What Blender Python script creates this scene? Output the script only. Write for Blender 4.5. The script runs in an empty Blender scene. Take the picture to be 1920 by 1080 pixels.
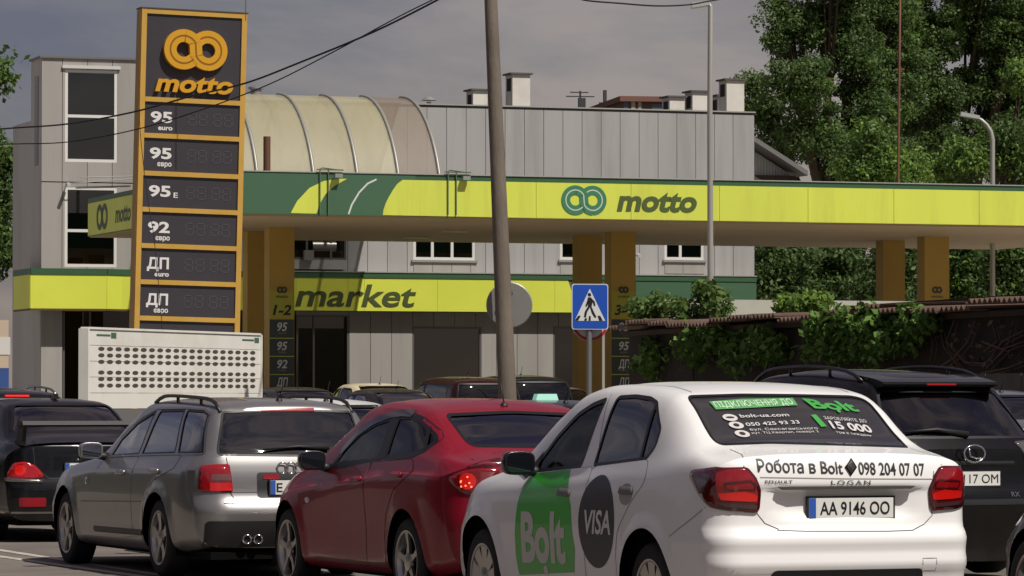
import bpy, bmesh, math, random
import numpy as np
from mathutils import Vector, Matrix
from mathutils.bvhtree import BVHTree
from mathutils.geometry import delaunay_2d_cdt

random.seed(7)
R = math.radians
scene = bpy.context.scene
COL = scene.collection

# ------------------------------------------------------------------ camera, sky, sun, exposure
FPX, EYE, TILT = 7500.0, 1.45, math.atan(205 / 7500)      # focal length in pixels of the 1920 px wide photograph
cam_data = bpy.data.cameras.new('camera')
cam_data.sensor_width = 36.0
cam_data.lens = 36.0 * FPX / 1920.0
cam_data.clip_start, cam_data.clip_end = 0.5, 3000.0
cam = bpy.data.objects.new('camera', cam_data)
cam.location = (0, 0, EYE)
cam.rotation_euler = (R(90) + TILT, 0, 0)
COL.objects.link(cam)
scene.camera = cam

PHI = R(19.0)            # the filling station is turned by this against the camera axis
SUN_AZ = R(19.0 + 27.0)  # direction towards the sun, from straight behind the camera to the right
SUN_EL = R(54.0)
sun_dir = Vector((math.sin(SUN_AZ) * math.cos(SUN_EL), -math.cos(SUN_AZ) * math.cos(SUN_EL), math.sin(SUN_EL)))
sd = bpy.data.lights.new('sun', 'SUN')
sd.energy, sd.angle, sd.color = 4.3, R(0.53), (1.0, 0.95, 0.88)
sun = bpy.data.objects.new('sun', sd)
sun.rotation_euler = sun_dir.to_track_quat('Z', 'Y').to_euler()
sun.location = sun_dir * 60
COL.objects.link(sun)

world = bpy.data.worlds.new('World')
scene.world = world
world.use_nodes = True
wt = world.node_tree
wt.nodes.clear()
def wn(t, **k):
    n = wt.nodes.new(t)
    for a, b in k.items(): setattr(n, a, b)
    return n
w_out = wn('ShaderNodeOutputWorld'); w_bg = wn('ShaderNodeBackground')
w_sky = wn('ShaderNodeTexSky', sky_type='NISHITA', sun_disc=False)
w_sky.sun_elevation = SUN_EL
w_sky.sun_rotation = math.pi - SUN_AZ
w_geo = wn('ShaderNodeTexCoord')
w_map = wn('ShaderNodeMapping'); w_map.inputs['Scale'].default_value = (1.0, 1.0, 2.2)
w_n1 = wn('ShaderNodeTexNoise', noise_dimensions='4D'); w_n1.inputs['W'].default_value = 18.7; w_n1.inputs['Scale'].default_value = 6.0; w_n1.inputs['Detail'].default_value = 7.0; w_n1.inputs['Roughness'].default_value = 0.56
w_n1.inputs['Distortion'].default_value = 0.45
w_r1 = wn('ShaderNodeValToRGB')      # storm cloud: slate to pale rose grey
e = w_r1.color_ramp.elements
e[0].position, e[0].color = 0.38, (0.62, 0.40, 0.84, 1)
e[1].position, e[1].color = 0.60, (2.95, 2.20, 2.00, 1)
m_ = w_r1.color_ramp.elements.new(0.48); m_.color = (1.22, 0.92, 1.12, 1)
w_mix = wn('ShaderNodeMixRGB'); w_mix.inputs['Fac'].default_value = 0.77
L = wt.links.new
L(w_geo.outputs['Generated'], w_map.inputs['Vector']); L(w_map.outputs['Vector'], w_n1.inputs['Vector'])
L(w_n1.outputs['Fac'], w_r1.inputs['Fac'])
L(w_sky.outputs['Color'], w_mix.inputs['Color1']); L(w_r1.outputs['Color'], w_mix.inputs['Color2'])
L(w_mix.outputs['Color'], w_bg.inputs['Color']); w_bg.inputs['Strength'].default_value = 0.10
L(w_bg.outputs['Background'], w_out.inputs['Surface'])

scene.view_settings.view_transform = 'Standard'
scene.view_settings.look = 'None'
scene.view_settings.exposure = 0.0
scene.view_settings.gamma = 1.0
scene.view_settings.use_curve_mapping = False
scene.render.engine = 'CYCLES'
scene.cycles.max_bounces = 8
scene.cycles.transparent_max_bounces = 16

# ------------------------------------------------------------------ pixel of the photograph -> place in the world
def ray(px, py):
    u, v = (px - 960) / FPX, (540 - py) / FPX
    return Vector((u, math.cos(TILT) - v * math.sin(TILT), math.sin(TILT) + v * math.cos(TILT)))
def at(px, py, dist):
    """the point seen at a pixel, dist metres ahead of the camera"""
    d = ray(px, py)
    return Vector((0, 0, EYE)) + d * (dist / d.y)
AX = Vector((math.cos(PHI), math.sin(PHI), 0)); BX = Vector((-math.sin(PHI), math.cos(PHI), 0))
def sab(px, py, b):
    """station frame: (a along the facade, z) where the pixel's ray meets the plane b metres deep"""
    d = ray(px, py)
    t = b / d.dot(BX)
    p = Vector((0, 0, EYE)) + d * t
    return p.dot(AX), p.z
def sa(px, b): return sab(px, 540, b)[0]
def sz(px, py, b): return sab(px, py, b)[1]

# ------------------------------------------------------------------ materials
def lin(c):
    if isinstance(c, str):
        c = [int(c[i:i + 2], 16) / 255 for i in (0, 2, 4)]
        return tuple(v / 12.92 if v <= .04045 else ((v + .055) / 1.055) ** 2.4 for v in c)
    return tuple(c)
MATS = {}
def mat(name, col, rough=0.5, metal=0.0, spec=0.5, coat=0.0, var=0.0, vscale=4.0, bump=0.0, bscale=30.0, dirt=None, dirt_amt=0.5, dscale=1.5, emit=None, estr=0.0, stretch=None):
    """principled material with optional colour variation, fine relief and dirt of its own shape"""
    if name in MATS: return MATS[name]
    m = bpy.data.materials.new(name); m.use_nodes = True
    nt = m.node_tree; n = nt.nodes; l = nt.links.new
    p = n['Principled BSDF']
    c = lin(col)
    p.inputs['Base Color'].default_value = (*c, 1)
    p.inputs['Roughness'].default_value = rough
    p.inputs['Metallic'].default_value = metal
    p.inputs['Specular IOR Level'].default_value = spec
    if coat: p.inputs['Coat Weight'].default_value = coat; p.inputs['Coat Roughness'].default_value = 0.04
    if emit is not None:
        p.inputs['Emission Color'].default_value = (*lin(emit), 1); p.inputs['Emission Strength'].default_value = estr
    if var or bump or dirt is not None:
        tc = n.new('ShaderNodeTexCoord'); vec = tc.outputs['Object']
        if stretch:
            mp = n.new('ShaderNodeMapping'); mp.inputs['Scale'].default_value = stretch
            l(vec, mp.inputs['Vector']); vec = mp.outputs['Vector']
        last = None
        if var:
            oi = n.new('ShaderNodeObjectInfo')
            nz = n.new('ShaderNodeTexNoise'); nz.inputs['Scale'].default_value = vscale; nz.inputs['Detail'].default_value = 6
            l(vec, nz.inputs['Vector'])
            mr = n.new('ShaderNodeMapRange'); mr.inputs['From Min'].default_value = 0.25; mr.inputs['From Max'].default_value = 0.75
            mr.inputs['To Min'].default_value = 1 - var; mr.inputs['To Max'].default_value = 1 + var
            l(nz.outputs['Fac'], mr.inputs['Value'])
            ra = n.new('ShaderNodeMapRange'); ra.inputs['To Min'].default_value = 1 - var * .35; ra.inputs['To Max'].default_value = 1 + var * .35
            l(oi.outputs['Random'], ra.inputs['Value'])
            mu0 = n.new('ShaderNodeMath'); mu0.operation = 'MULTIPLY'; l(mr.outputs['Result'], mu0.inputs[0]); l(ra.outputs['Result'], mu0.inputs[1])
            mu = n.new('ShaderNodeVectorMath'); mu.operation = 'SCALE'; mu.inputs[0].default_value = c
            l(mu0.outputs[0], mu.inputs['Scale']); last = mu.outputs['Vector']
        if dirt is not None:
            nd = n.new('ShaderNodeTexNoise'); nd.inputs['Scale'].default_value = dscale; nd.inputs['Detail'].default_value = 9; nd.inputs['Roughness'].default_value = .65
            l(vec, nd.inputs['Vector'])
            rr = n.new('ShaderNodeMapRange'); rr.inputs['From Min'].default_value = .48; rr.inputs['From Max'].default_value = .72; rr.inputs['To Max'].default_value = dirt_amt
            l(nd.outputs['Fac'], rr.inputs['Value'])
            mx = n.new('ShaderNodeMixRGB'); mx.inputs['Color1'].default_value = (*c, 1); mx.inputs['Color2'].default_value = (*lin(dirt), 1)
            if last: l(last, mx.inputs['Color1'])
            l(rr.outputs['Result'], mx.inputs['Fac']); last = mx.outputs['Color']
        if last: l(last, p.inputs['Base Color'])
        if bump:
            nb = n.new('ShaderNodeTexNoise'); nb.inputs['Scale'].default_value = bscale; nb.inputs['Detail'].default_value = 5
            l(vec, nb.inputs['Vector'])
            bp = n.new('ShaderNodeBump'); bp.inputs['Strength'].default_value = bump; bp.inputs['Distance'].default_value = .02
            l(nb.outputs['Fac'], bp.inputs['Height']); l(bp.outputs['Normal'], p.inputs['Normal'])
    MATS[name] = m
    return m
def paint(name, col, metal=0.0, rough=0.35, coat=.55):
    """car paint; the inside of the shell is dark trim"""
    if name in MATS: return MATS[name]
    m = mat(name, col, rough, metal, .25, coat)
    nt = m.node_tree; n = nt.nodes; l = nt.links.new; p = n['Principled BSDF']
    out = n['Material Output']
    g = n.new('ShaderNodeNewGeometry'); d = n.new('ShaderNodeBsdfDiffuse'); d.inputs['Color'].default_value = (.02, .02, .022, 1)
    mx = n.new('ShaderNodeMixShader')
    l(g.outputs['Backfacing'], mx.inputs['Fac']); l(p.outputs['BSDF'], mx.inputs[1]); l(d.outputs['BSDF'], mx.inputs[2])
    l(mx.outputs['Shader'], out.inputs['Surface'])
    # a film of road dust that gathers low on the body
    tc = n.new('ShaderNodeTexCoord'); sp = n.new('ShaderNodeSeparateXYZ'); l(tc.outputs['Object'], sp.inputs[0])
    nz = n.new('ShaderNodeTexNoise'); nz.inputs['Scale'].default_value = 5; nz.inputs['Detail'].default_value = 8; l(tc.outputs['Object'], nz.inputs['Vector'])
    mr = n.new('ShaderNodeMapRange'); mr.inputs['From Min'].default_value = .75; mr.inputs['From Max'].default_value = .2; mr.inputs['To Max'].default_value = .10
    l(sp.outputs['Z'], mr.inputs['Value'])
    mu = n.new('ShaderNodeMath'); mu.operation = 'MULTIPLY'; l(mr.outputs['Result'], mu.inputs[0]); l(nz.outputs['Fac'], mu.inputs[1])
    cx = n.new('ShaderNodeMixRGB'); cx.inputs['Color1'].default_value = (*lin(col), 1); cx.inputs['Color2'].default_value = (.16, .14, .115, 1)
    l(mu.outputs[0], cx.inputs['Fac']); l(cx.outputs['Color'], p.inputs['Base Color'])
    rg = n.new('ShaderNodeMath'); rg.operation = 'MULTIPLY_ADD'; rg.inputs[1].default_value = 1.2; rg.inputs[2].default_value = rough
    l(mu.outputs[0], rg.inputs[0]); l(rg.outputs[0], p.inputs['Roughness'])
    return m
def glass(name, tint, refl=1.0):
    if name in MATS: return MATS[name]
    m = bpy.data.materials.new(name); m.use_nodes = True
    nt = m.node_tree; n = nt.nodes; l = nt.links.new; n.clear()
    o = n.new('ShaderNodeOutputMaterial'); t = n.new('ShaderNodeBsdfTransparent'); t.inputs['Color'].default_value = (*lin(tint), 1)
    g = n.new('ShaderNodeBsdfGlossy'); g.inputs['Roughness'].default_value = .015
    f = n.new('ShaderNodeFresnel'); f.inputs['IOR'].default_value = 1.55
    mu = n.new('ShaderNodeMath'); mu.operation = 'MULTIPLY'; mu.inputs[1].default_value = 1.9 * refl
    mu.use_clamp = True
    x = n.new('ShaderNodeMixShader')
    l(f.outputs[0], mu.inputs[0]); l(mu.outputs[0], x.inputs['Fac']); l(t.outputs[0], x.inputs[1]); l(g.outputs[0], x.inputs[2]); l(x.outputs[0], o.inputs['Surface'])
    MATS[name] = m
    return m

# ------------------------------------------------------------------ objects
def link(o, parent=None):
    COL.objects.link(o)
    if parent is not None: o.parent = parent
    return o
def tag(o, label=None, cat=None, group=None, kind=None):
    for k, v in (('label', label), ('category', cat), ('group', group), ('kind', kind)):
        if v: o[k] = v
    return o
def thing(name, label, cat, loc=(0, 0, 0), rz=0.0, group=None):
    o = bpy.data.objects.new(name, None)
    o.empty_display_size = .3
    o.location = loc; o.rotation_euler = (0, 0, rz)
    link(o)
    return tag(o, label, cat, group)
def mesh_obj(name, verts, faces, m, parent=None, smooth=False, normals=None):
    me = bpy.data.meshes.new(name)
    me.from_pydata([tuple(v) for v in verts], [], faces)
    if m is not None: me.materials.append(m)
    if smooth: me.shade_smooth()
    if normals is not None: me.normals_split_custom_set_from_vertices([tuple(v) for v in normals])
    me.update()
    return link(bpy.data.objects.new(name, me), parent)
class MB:
    """collects simple solids into one mesh"""
    def __init__(s): s.v = []; s.f = []; s.sm = False
    def add(s, v, f):
        k = len(s.v); s.v += [tuple(p) for p in v]; s.f += [tuple(i + k for i in q) for q in f]; return s
    def box(s, x0, x1, y0, y1, z0, z1):
        v = [(x, y, z) for z in (z0, z1) for y in (y0, y1) for x in (x0, x1)]
        return s.add(v, [(0, 2, 3, 1), (4, 5, 7, 6), (0, 1, 5, 4), (2, 6, 7, 3), (0, 4, 6, 2), (1, 3, 7, 5)])
    def prism(s, poly, axis, c0, c1):
        """2-D outline pushed along an axis: axis y -> outline (x,z); x -> (y,z); z -> (x,y)"""
        def P(p, c): return {'y': (p[0], c, p[1]), 'x': (c, p[0], p[1]), 'z': (p[0], p[1], c)}[axis]
        n = len(poly); v = [P(p, c0) for p in poly] + [P(p, c1) for p in poly]
        f = [tuple(range(n)), tuple(range(2 * n - 1, n - 1, -1))] + [(i, i + n, (i + 1) % n + n, (i + 1) % n) for i in range(n)]
        return s.add(v, f)
    def tube(s, path, r, n=8, cap=True):
        pts = [Vector(p) for p in path]; k = len(s.v)
        rr = r if isinstance(r, (list, tuple)) else [r] * len(pts)
        prev = None
        for i, p in enumerate(pts):
            d = (pts[min(i + 1, len(pts) - 1)] - pts[max(i - 1, 0)]).normalized()
            if prev is None:
                h = Vector((0, 0, 1)) if abs(d.z) < .9 else Vector((1, 0, 0))
                a = d.cross(h).normalized()
            else: a = (prev - d * prev.dot(d)).normalized()
            prev = a; b = d.cross(a)
            for j in range(n):
                t = 2 * math.pi * j / n
                s.v.append(tuple(p + (a * math.cos(t) + b * math.sin(t)) * rr[i]))
        for i in range(len(pts) - 1):
            for j in range(n):
                s.f.append((k + i * n + j, k + i * n + (j + 1) % n, k + (i + 1) * n + (j + 1) % n, k + (i + 1) * n + j))
        if cap:
            s.f.append(tuple(k + j for j in range(n - 1, -1, -1))); q = k + (len(pts) - 1) * n; s.f.append(tuple(q + j for j in range(n)))
        return s
    def lathe(s, prof, n=24, axis='z', c=(0, 0, 0), closed=False):
        """profile of (radius, along-axis) turned round an axis"""
        k = len(s.v); c = Vector(c)
        for r_, h in prof:
            for j in range(n):
                t = 2 * math.pi * j / n; a, b = r_ * math.cos(t), r_ * math.sin(t)
                s.v.append(tuple(c + (Vector((a, b, h)) if axis == 'z' else Vector((h, a, b)) if axis == 'x' else Vector((a, h, b)))))
        m_ = len(prof)
        for i in range(m_ if closed else m_ - 1):
            for j in range(n):
                i2 = (i + 1) % m_
                s.f.append((k + i * n + j, k + i * n + (j + 1) % n, k + i2 * n + (j + 1) % n, k + i2 * n + j))
        return s
    def build(s, name, m, parent=None, smooth=False, off=None, auto=None):
        v = s.v
        if off is not None: v = [(p[0] - off[0], p[1] - off[1], p[2] - off[2]) for p in v]
        me = bpy.data.meshes.new(name); me.from_pydata(v, [], s.f); me.validate()
        b = bmesh.new(); b.from_mesh(me); bmesh.ops.recalc_face_normals(b, faces=b.faces); b.to_mesh(me); b.free()
        if m is not None: me.materials.append(m)
        if smooth:
            me.shade_smooth()
            if auto: me.set_sharp_from_angle(angle=R(auto))
        return link(bpy.data.objects.new(name, me), parent)
def copy_part(o, parent, loc=None, name=None):
    c = o.copy(); link(c, parent)
    if loc is not None: c.location = loc
    return c

# ------------------------------------------------------------------ lettering (all strings made once, before the scene grows)
TEXT = {}
def text2d(s, bold=0.0, shear=0.0, space=1.0):
    """outline of a string at cap height about 0.73, as 2-D triangles; returns (verts, faces, width)"""
    key = (s, bold, shear, space)
    if key in TEXT: return TEXT[key]
    cu = bpy.data.curves.new('lettering', 'FONT'); cu.body = s; cu.size = 1.0; cu.offset = bold; cu.shear = shear; cu.space_character = space
    cu.resolution_u = 4
    o = bpy.data.objects.new('lettering', cu); COL.objects.link(o)
    dg = bpy.context.evaluated_depsgraph_get()
    me = o.evaluated_get(dg).to_mesh()
    v = [(p.co.x, p.co.y) for p in me.vertices]; f = [tuple(q.vertices) for q in me.polygons]
    o.evaluated_get(dg).to_mesh_clear()
    bpy.data.objects.remove(o); bpy.data.curves.remove(cu)
    x0, x1 = min(p[0] for p in v), max(p[0] for p in v)
    v = [(p[0] - (x0 + x1) / 2, p[1]) for p in v]
    TEXT[key] = (v, f, x1 - x0)
    return TEXT[key]
def fit_text(s, w, h, bold=0.0, shear=0.0, space=1.0, cap=.73):
    """string scaled to a width and a cap height, centred on x, resting on y = 0"""
    v, f, wd = text2d(s, bold, shear, space)
    return [(p[0] * w / wd, p[1] * h / cap) for p in v], f
def flat_text(name, s, o, u, v, n, w, h, m, parent, bold=0.0, shear=0.0, depth=0.004, space=1.0, cap=.73):
    """raised lettering on a plane: o = middle of the baseline, u right, v up, n out"""
    V, F = fit_text(s, w, h, bold, shear, space, cap)
    o, u, v, n = Vector(o), Vector(u), Vector(v), Vector(n)
    P = [o + u * p[0] + v * p[1] + n * depth for p in V]
    k = len(P)
    faces = list(F)
    # sides down to the plane
    cnt = {}
    for q in F:
        for i in range(len(q)):
            a, b = q[i], q[(i + 1) % len(q)]
            cnt[(a, b)] = 1
    P2 = P + [p - n * (depth - .0005) for p in P]
    for (a, b) in cnt:
        if (b, a) not in cnt: faces.append((b, a, a + k, b + k))
    return mesh_obj(name, P2, faces, m, parent)

# ------------------------------------------------------------------ car bodies: one smooth shell per car, everything else is laid onto it
def pchip(k):
    x = np.array([p[0] for p in k], float); y = np.array([p[1] for p in k], float)
    if len(x) == 1: return lambda t: y[0]
    h = np.diff(x); d = np.diff(y) / h; m = np.zeros(len(x))
    for i in range(1, len(x) - 1):
        if d[i - 1] * d[i] > 0:
            w1, w2 = 2 * h[i] + h[i - 1], h[i] + 2 * h[i - 1]
            m[i] = (w1 + w2) / (w1 / d[i - 1] + w2 / d[i])
    m[0], m[-1] = d[0], d[-1]
    def f(t):
        if t <= x[0]: return float(y[0])
        if t >= x[-1]: return float(y[-1])
        i = int(np.searchsorted(x, t) - 1); s = (t - x[i]) / h[i]
        return float((1 + 2 * s) * (1 - s) ** 2 * y[i] + s * (1 - s) ** 2 * h[i] * m[i] + s * s * (3 - 2 * s) * y[i + 1] + s * s * (s - 1) * h[i] * m[i + 1])
    return f
def catmull(P, sub):
    """through all points; sub[i] pieces in segment i; symmetric across x = 0 at both ends"""
    Q = [np.array((-P[1][0], P[1][1]))] + [np.array(p) for p in P] + [np.array((-P[-2][0], P[-2][1]))]
    out = []
    for i in range(len(P) - 1):
        p0, p1, p2, p3 = Q[i], Q[i + 1], Q[i + 2], Q[i + 3]
        t1 = max(np.linalg.norm(p1 - p0), 1e-4) ** .5; t2 = t1 + max(np.linalg.norm(p2 - p1), 1e-4) ** .5; t3 = t2 + max(np.linalg.norm(p3 - p2), 1e-4) ** .5
        for j in range(sub[i]):
            t = t1 + (t2 - t1) * j / sub[i]
            a1 = p0 * (t1 - t) / t1 + p1 * t / t1
            a2 = p1 * (t2 - t) / (t2 - t1) + p2 * (t - t1) / (t2 - t1)
            a3 = p2 * (t3 - t) / (t3 - t2) + p3 * (t - t2) / (t3 - t2)
            b1 = a1 * (t2 - t) / t2 + a2 * t / t2
            b2 = a2 * (t3 - t) / (t3 - t1) + a3 * (t - t1) / (t3 - t1)
            out.append(b1 * (t2 - t) / (t2 - t1) + b2 * (t - t1) / (t2 - t1))
    out.append(np.array(P[-1]))
    return out
def pip(p, poly):
    x, y = p; c = False; n = len(poly); j = n - 1
    for i in range(n):
        xi, yi = poly[i]; xj, yj = poly[j]
        if (yi > y) != (yj > y) and x < (xj - xi) * (y - yi) / (yj - yi) + xi: c = not c
        j = i
    return c
def near_poly(p, poly, closed=True):
    best = None; n = len(poly)
    for i in range(n if closed else n - 1):
        a, b = poly[i], poly[(i + 1) % n]
        dx, dy = b[0] - a[0], b[1] - a[1]; q = dx * dx + dy * dy
        t = 0 if q < 1e-12 else max(0, min(1, ((p[0] - a[0]) * dx + (p[1] - a[1]) * dy) / q))
        c = (a[0] + dx * t, a[1] + dy * t); d = (c[0] - p[0]) ** 2 + (c[1] - p[1]) ** 2
        if best is None or d < best[0]: best = (d, c)
    return math.sqrt(best[0]), best[1]
def rnd(poly, r, n=5):
    """round the corners of an outline"""
    out = []; k = len(poly); rr = r if isinstance(r, (list, tuple)) else [r] * k
    for i in range(k):
        p, a, b = Vector(poly[i]), Vector(poly[i - 1]), Vector(poly[(i + 1) % k])
        da, db = (a - p), (b - p); la, lb = da.length, db.length
        q = min(rr[i], la * .48, lb * .48)
        if q < 1e-4: out.append(tuple(p)); continue
        A, B = p + da * (q / la), p + db * (q / lb)
        for j in range(n + 1):
            t = j / n; out.append(tuple(A * (1 - t) ** 2 + p * 2 * t * (1 - t) + B * t * t))
    return out
def dens(poly, h, closed=True):
    out = []; k = len(poly)
    for i in range(k if closed else k - 1):
        a, b = Vector(poly[i]), Vector(poly[(i + 1) % k]); m = max(1, int(math.ceil((b - a).length / h)))
        out += [tuple(a.lerp(b, j / m)) for j in range(m)]
    if not closed: out.append(tuple(poly[-1]))
    return out
def circ(cx, cy, r, n=40, a0=0, a1=360, ry=None):
    m = n if a1 - a0 >= 360 else n + 1
    return [(cx + r * math.cos(R(a0 + (a1 - a0) * i / n)), cy + (ry or r) * math.sin(R(a0 + (a1 - a0) * i / n))) for i in range(m)]
FR = {'L': ((0, 1, 0), (0, 0, 1), (-1, 0, 0)), 'R': ((0, 1, 0), (0, 0, 1), (1, 0, 0)), 'B': ((1, 0, 0), (0, 0, 1), (0, -1, 0)),
      'F': ((1, 0, 0), (0, 0, 1), (0, 1, 0)), 'T': ((1, 0, 0), (0, 1, 0), (0, 0, 1))}
FR = {k: tuple(Vector(a) for a in v) for k, v in FR.items()}
def frame_dir(n, u):
    n = Vector(n).normalized(); u = Vector(u); u = (u - n * u.dot(n)).normalized(); v = n.cross(u)
    if v.z < 0: v = -v
    return (u, v, n)

def refine(V, F, h):
    """split long triangles so that flat lettering can follow a curved body"""
    V = [tuple(p) for p in V]; T = []
    for f in F: T += [(f[0], f[i], f[i + 1]) for i in range(1, len(f) - 1)]
    mid = {}; todo = T; out = []
    while todo:
        a = todo.pop(); best = max(((math.dist(V[a[i]], V[a[(i + 1) % 3]]), i) for i in range(3)))
        if best[0] <= h: out.append(a); continue
        i = best[1]; p, q, r_ = a[i], a[(i + 1) % 3], a[(i + 2) % 3]; k = (min(p, q), max(p, q))
        if k not in mid: mid[k] = len(V); V.append(((V[p][0] + V[q][0]) / 2, (V[p][1] + V[q][1]) / 2))
        m_ = mid[k]; todo += [(p, m_, r_), (m_, q, r_)]
    return V, out

class Shell:
    def __init__(s, K, y0, y1, rear, front, hubs, arch_r, arch_z, rcr=.16, rcf=.26, bow=.04, flare=.018, step=.04, fine=1.0, dents=(), crease=0.0):
        s.fn = {k: pchip(v) for k, v in K.items()}
        f = s.fn; s.hubs, s.ar, s.az = hubs, arch_r, arch_z
        yr, yf = pchip(rear), pchip(front)
        ys = []; y = y0
        while y < y1 - .001:
            ys.append(y); e_ = min(y - y0, y1 - y); y += step * (.35 if e_ < .12 else .6 if e_ < .5 else 1)
        ys.append(y1)
        sub = [max(1, int(round(q * fine))) for q in ((2, 2, 4, 7, 7, 9, 5, 6) if not crease else (2, 2, 4, 7, 2, 6, 9, 5, 6))]
        rings = []
        for y in ys:
            ws, zb = f['ws'](y), f['zb'](y)
            P = [(0, zb), (ws * .85, zb), (ws, zb + .05), (f['w2'](y), f['z2'](y)), (f['w3'](y), f['z3'](y)), (f['w4'](y), f['z4'](y)), (f['w5'](y), f['z5'](y)),
                 (f['w5'](y) * .68, f['z6'](y) if 'z6' in f else f['z7'](y) - (f['z7'](y) - f['z5'](y)) * .26), (0, f['z7'](y))]
            if crease:
                k_ = min(1, max(0, (y - y0) / .5), max(0, (y1 - .5 - y) / .6)); P.insert(5, (f['w3'](y) - crease * k_, f['z3'](y) + .016))
            h = catmull(P, sub)
            rings.append([(p[0], p[1]) for p in h] + [(-p[0], p[1]) for p in h[-2:0:-1]])
        n = len(rings[0]); V = []; F = []
        Wr = max(p[0] for p in rings[2]); Wf = max(p[0] for p in rings[-3])
        Lf = .75
        def warp(x, y, z):
            q = y
            t = (y - y0) / Lf
            if t < 1:
                c = min(1, max(0, (abs(x) - (Wr - rcr)) / rcr))
                q += (1 - t) ** 2 * (yr(z) + bow * (x / Wr) ** 2 + rcr * (1 - math.sqrt(1 - c * c * .98)))
            if y < y0 + .3:
                ss = lambda v: max(0, min(1, v)) ** 2 * (3 - 2 * max(0, min(1, v)))
                for (xh, za, zb_, dp) in dents: q += dp * ss((xh - abs(x)) / .10) * ss((z - za) / .07) * ss((zb_ - z) / .025) * max(0, 1 - (y - y0) / .3)
            t = (y1 - y) / Lf
            if t < 1:
                c = min(1, max(0, (abs(x) - (Wf - rcf)) / rcf))
                q -= (1 - t) ** 2 * (yf(z) + bow * 1.8 * (x / Wf) ** 2 + rcf * .85 * (1 - math.sqrt(1 - c * c * .98)))
            g = 0
            for hy in hubs:
                d = math.hypot(y - hy, z - arch_z)
                if d < arch_r + .10 and abs(x) > .6: g = max(g, 1 - max(0, d - arch_r) / .10)
            x += math.copysign(flare * g * g * (3 - 2 * g), x)
            return (x, q, z)
        for i, y in enumerate(ys):
            for (x, z) in rings[i]: V.append(warp(x, y, z))
        for i in range(len(ys) - 1):
            for j in range(n):
                a, b = i * n + j, i * n + (j + 1) % n
                F.append((a, b, b + n, a + n))
        # end faces: level rows from side to side
        M_ = n // 2; NC = 28 if fine >= 1 else 14
        fx = [math.sin(math.pi / 2 * (2 * c / NC - 1)) for c in range(NC + 1)]
        for end, y in ((0, y0), (len(ys) - 1, y1)):
            rg = rings[end]; base = end * n; rows = []
            for j in range(1, M_):
                x, z = rg[j]; row = [base + (n - j) % n]
                for c in range(1, NC): row.append(len(V)); V.append(warp(x * fx[c], y, z))
                row.append(base + j); rows.append(row)
            fl = end != 0
            for r0, r1 in zip(rows, rows[1:]):
                for c in range(NC):
                    q = (r0[c], r0[c + 1], r1[c + 1], r1[c]); F.append(q if fl else tuple(reversed(q)))
            for row, c0, up in ((rows[0], base, True), (rows[-1], base + M_, False)):
                for c in range(NC):
                    q = (c0, row[c + 1], row[c]); F.append(q if (fl == up) else tuple(reversed(q)))
        s.V = np.array(V); s.F = F
        # outward orientation check
        tr = []
        for q in F:
            for i in range(1, len(q) - 1): tr.append((q[0], q[i], q[i + 1]))
        T = np.array(tr); A, B, C = s.V[T[:, 0]], s.V[T[:, 1]], s.V[T[:, 2]]
        nn = np.cross(B - A, C - A)
        if (np.einsum('ij,ij->i', A, nn)).sum() < 0:
            s.F = [tuple(reversed(q)) for q in F]; T = T[:, ::-1]; nn = -nn
        N = np.zeros_like(s.V)
        for i in range(3): np.add.at(N, T[:, i], nn)
        s.N = N / np.maximum(np.linalg.norm(N, axis=1)[:, None], 1e-9)
        s.T = T
        s.bvh = BVHTree.FromPolygons([tuple(v) for v in s.V], [tuple(int(i) for i in t) for t in T], all_triangles=True)
        s.cent = np.array([s.V[list(q)].mean(axis=0) for q in s.F])
        s.fn_n = np.array([s.N[list(q)].mean(axis=0) for q in s.F])
        s.keep = np.ones(len(s.F), bool)
        s.P = s.V.copy()
        # wheel openings
        for hy in hubs:
            d = np.hypot(s.cent[:, 1] - hy, s.cent[:, 2] - arch_z)
            kill = (d < arch_r) & (np.abs(s.cent[:, 0]) > .48)
            s._snap(kill, lambda v: s._arch(v, hy))
    def _arch(s, v, hy):
        dy, dz = v[1] - hy, v[2] - s.az; d = math.hypot(dy, dz)
        if abs(v[0]) < .62 or d < 1e-6: return None
        y, z = hy + dy * s.ar / d, s.az + dz * s.ar / d
        n = Vector((math.copysign(1, v[0]), 0, 0)); h = s.bvh.ray_cast(Vector((0, y, z)) + n * 3, -n)
        return (h[0].x if h[0] is not None and abs(h[0].x) > .55 else v[0], y, z)
    def _snap(s, kill, fn):
        kill = kill & s.keep
        ks = set()
        for i in np.nonzero(kill)[0]: ks.update(s.F[i])
        s.keep &= ~kill
        kv = set()
        for i in np.nonzero(s.keep)[0]: kv.update(s.F[i])
        for v in ks & kv:
            q = fn(s.P[v])
            if q is not None: s.P[v] = q
    def hit(s, P, n):
        h = s.bvh.ray_cast(Vector(P) + n * 4, -n)
        if h[0] is None:
            h = s.bvh.find_nearest(Vector(P))
        loc, ng, idx = h[0], h[1], h[2]
        t = s.T[idx]; a, b, c = (Vector(s.V[i]) for i in t)
        # barycentric normal
        v0, v1, v2 = b - a, c - a, loc - a
        d00, d01, d11, d20, d21 = v0.dot(v0), v0.dot(v1), v1.dot(v1), v2.dot(v0), v2.dot(v1)
        de = d00 * d11 - d01 * d01
        if abs(de) < 1e-14: return loc, ng
        v = (d11 * d20 - d01 * d21) / de; w = (d00 * d21 - d01 * d20) / de
        nn = Vector(s.N[t[0]]) * (1 - v - w) + Vector(s.N[t[1]]) * v + Vector(s.N[t[2]]) * w
        return loc, nn.normalized()
    def on(s, a, b, fr, off=0.0):
        u, v, n = FR[fr] if isinstance(fr, str) else fr
        l, nn = s.hit(u * a + v * b, n)
        return l + nn * off, nn
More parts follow.
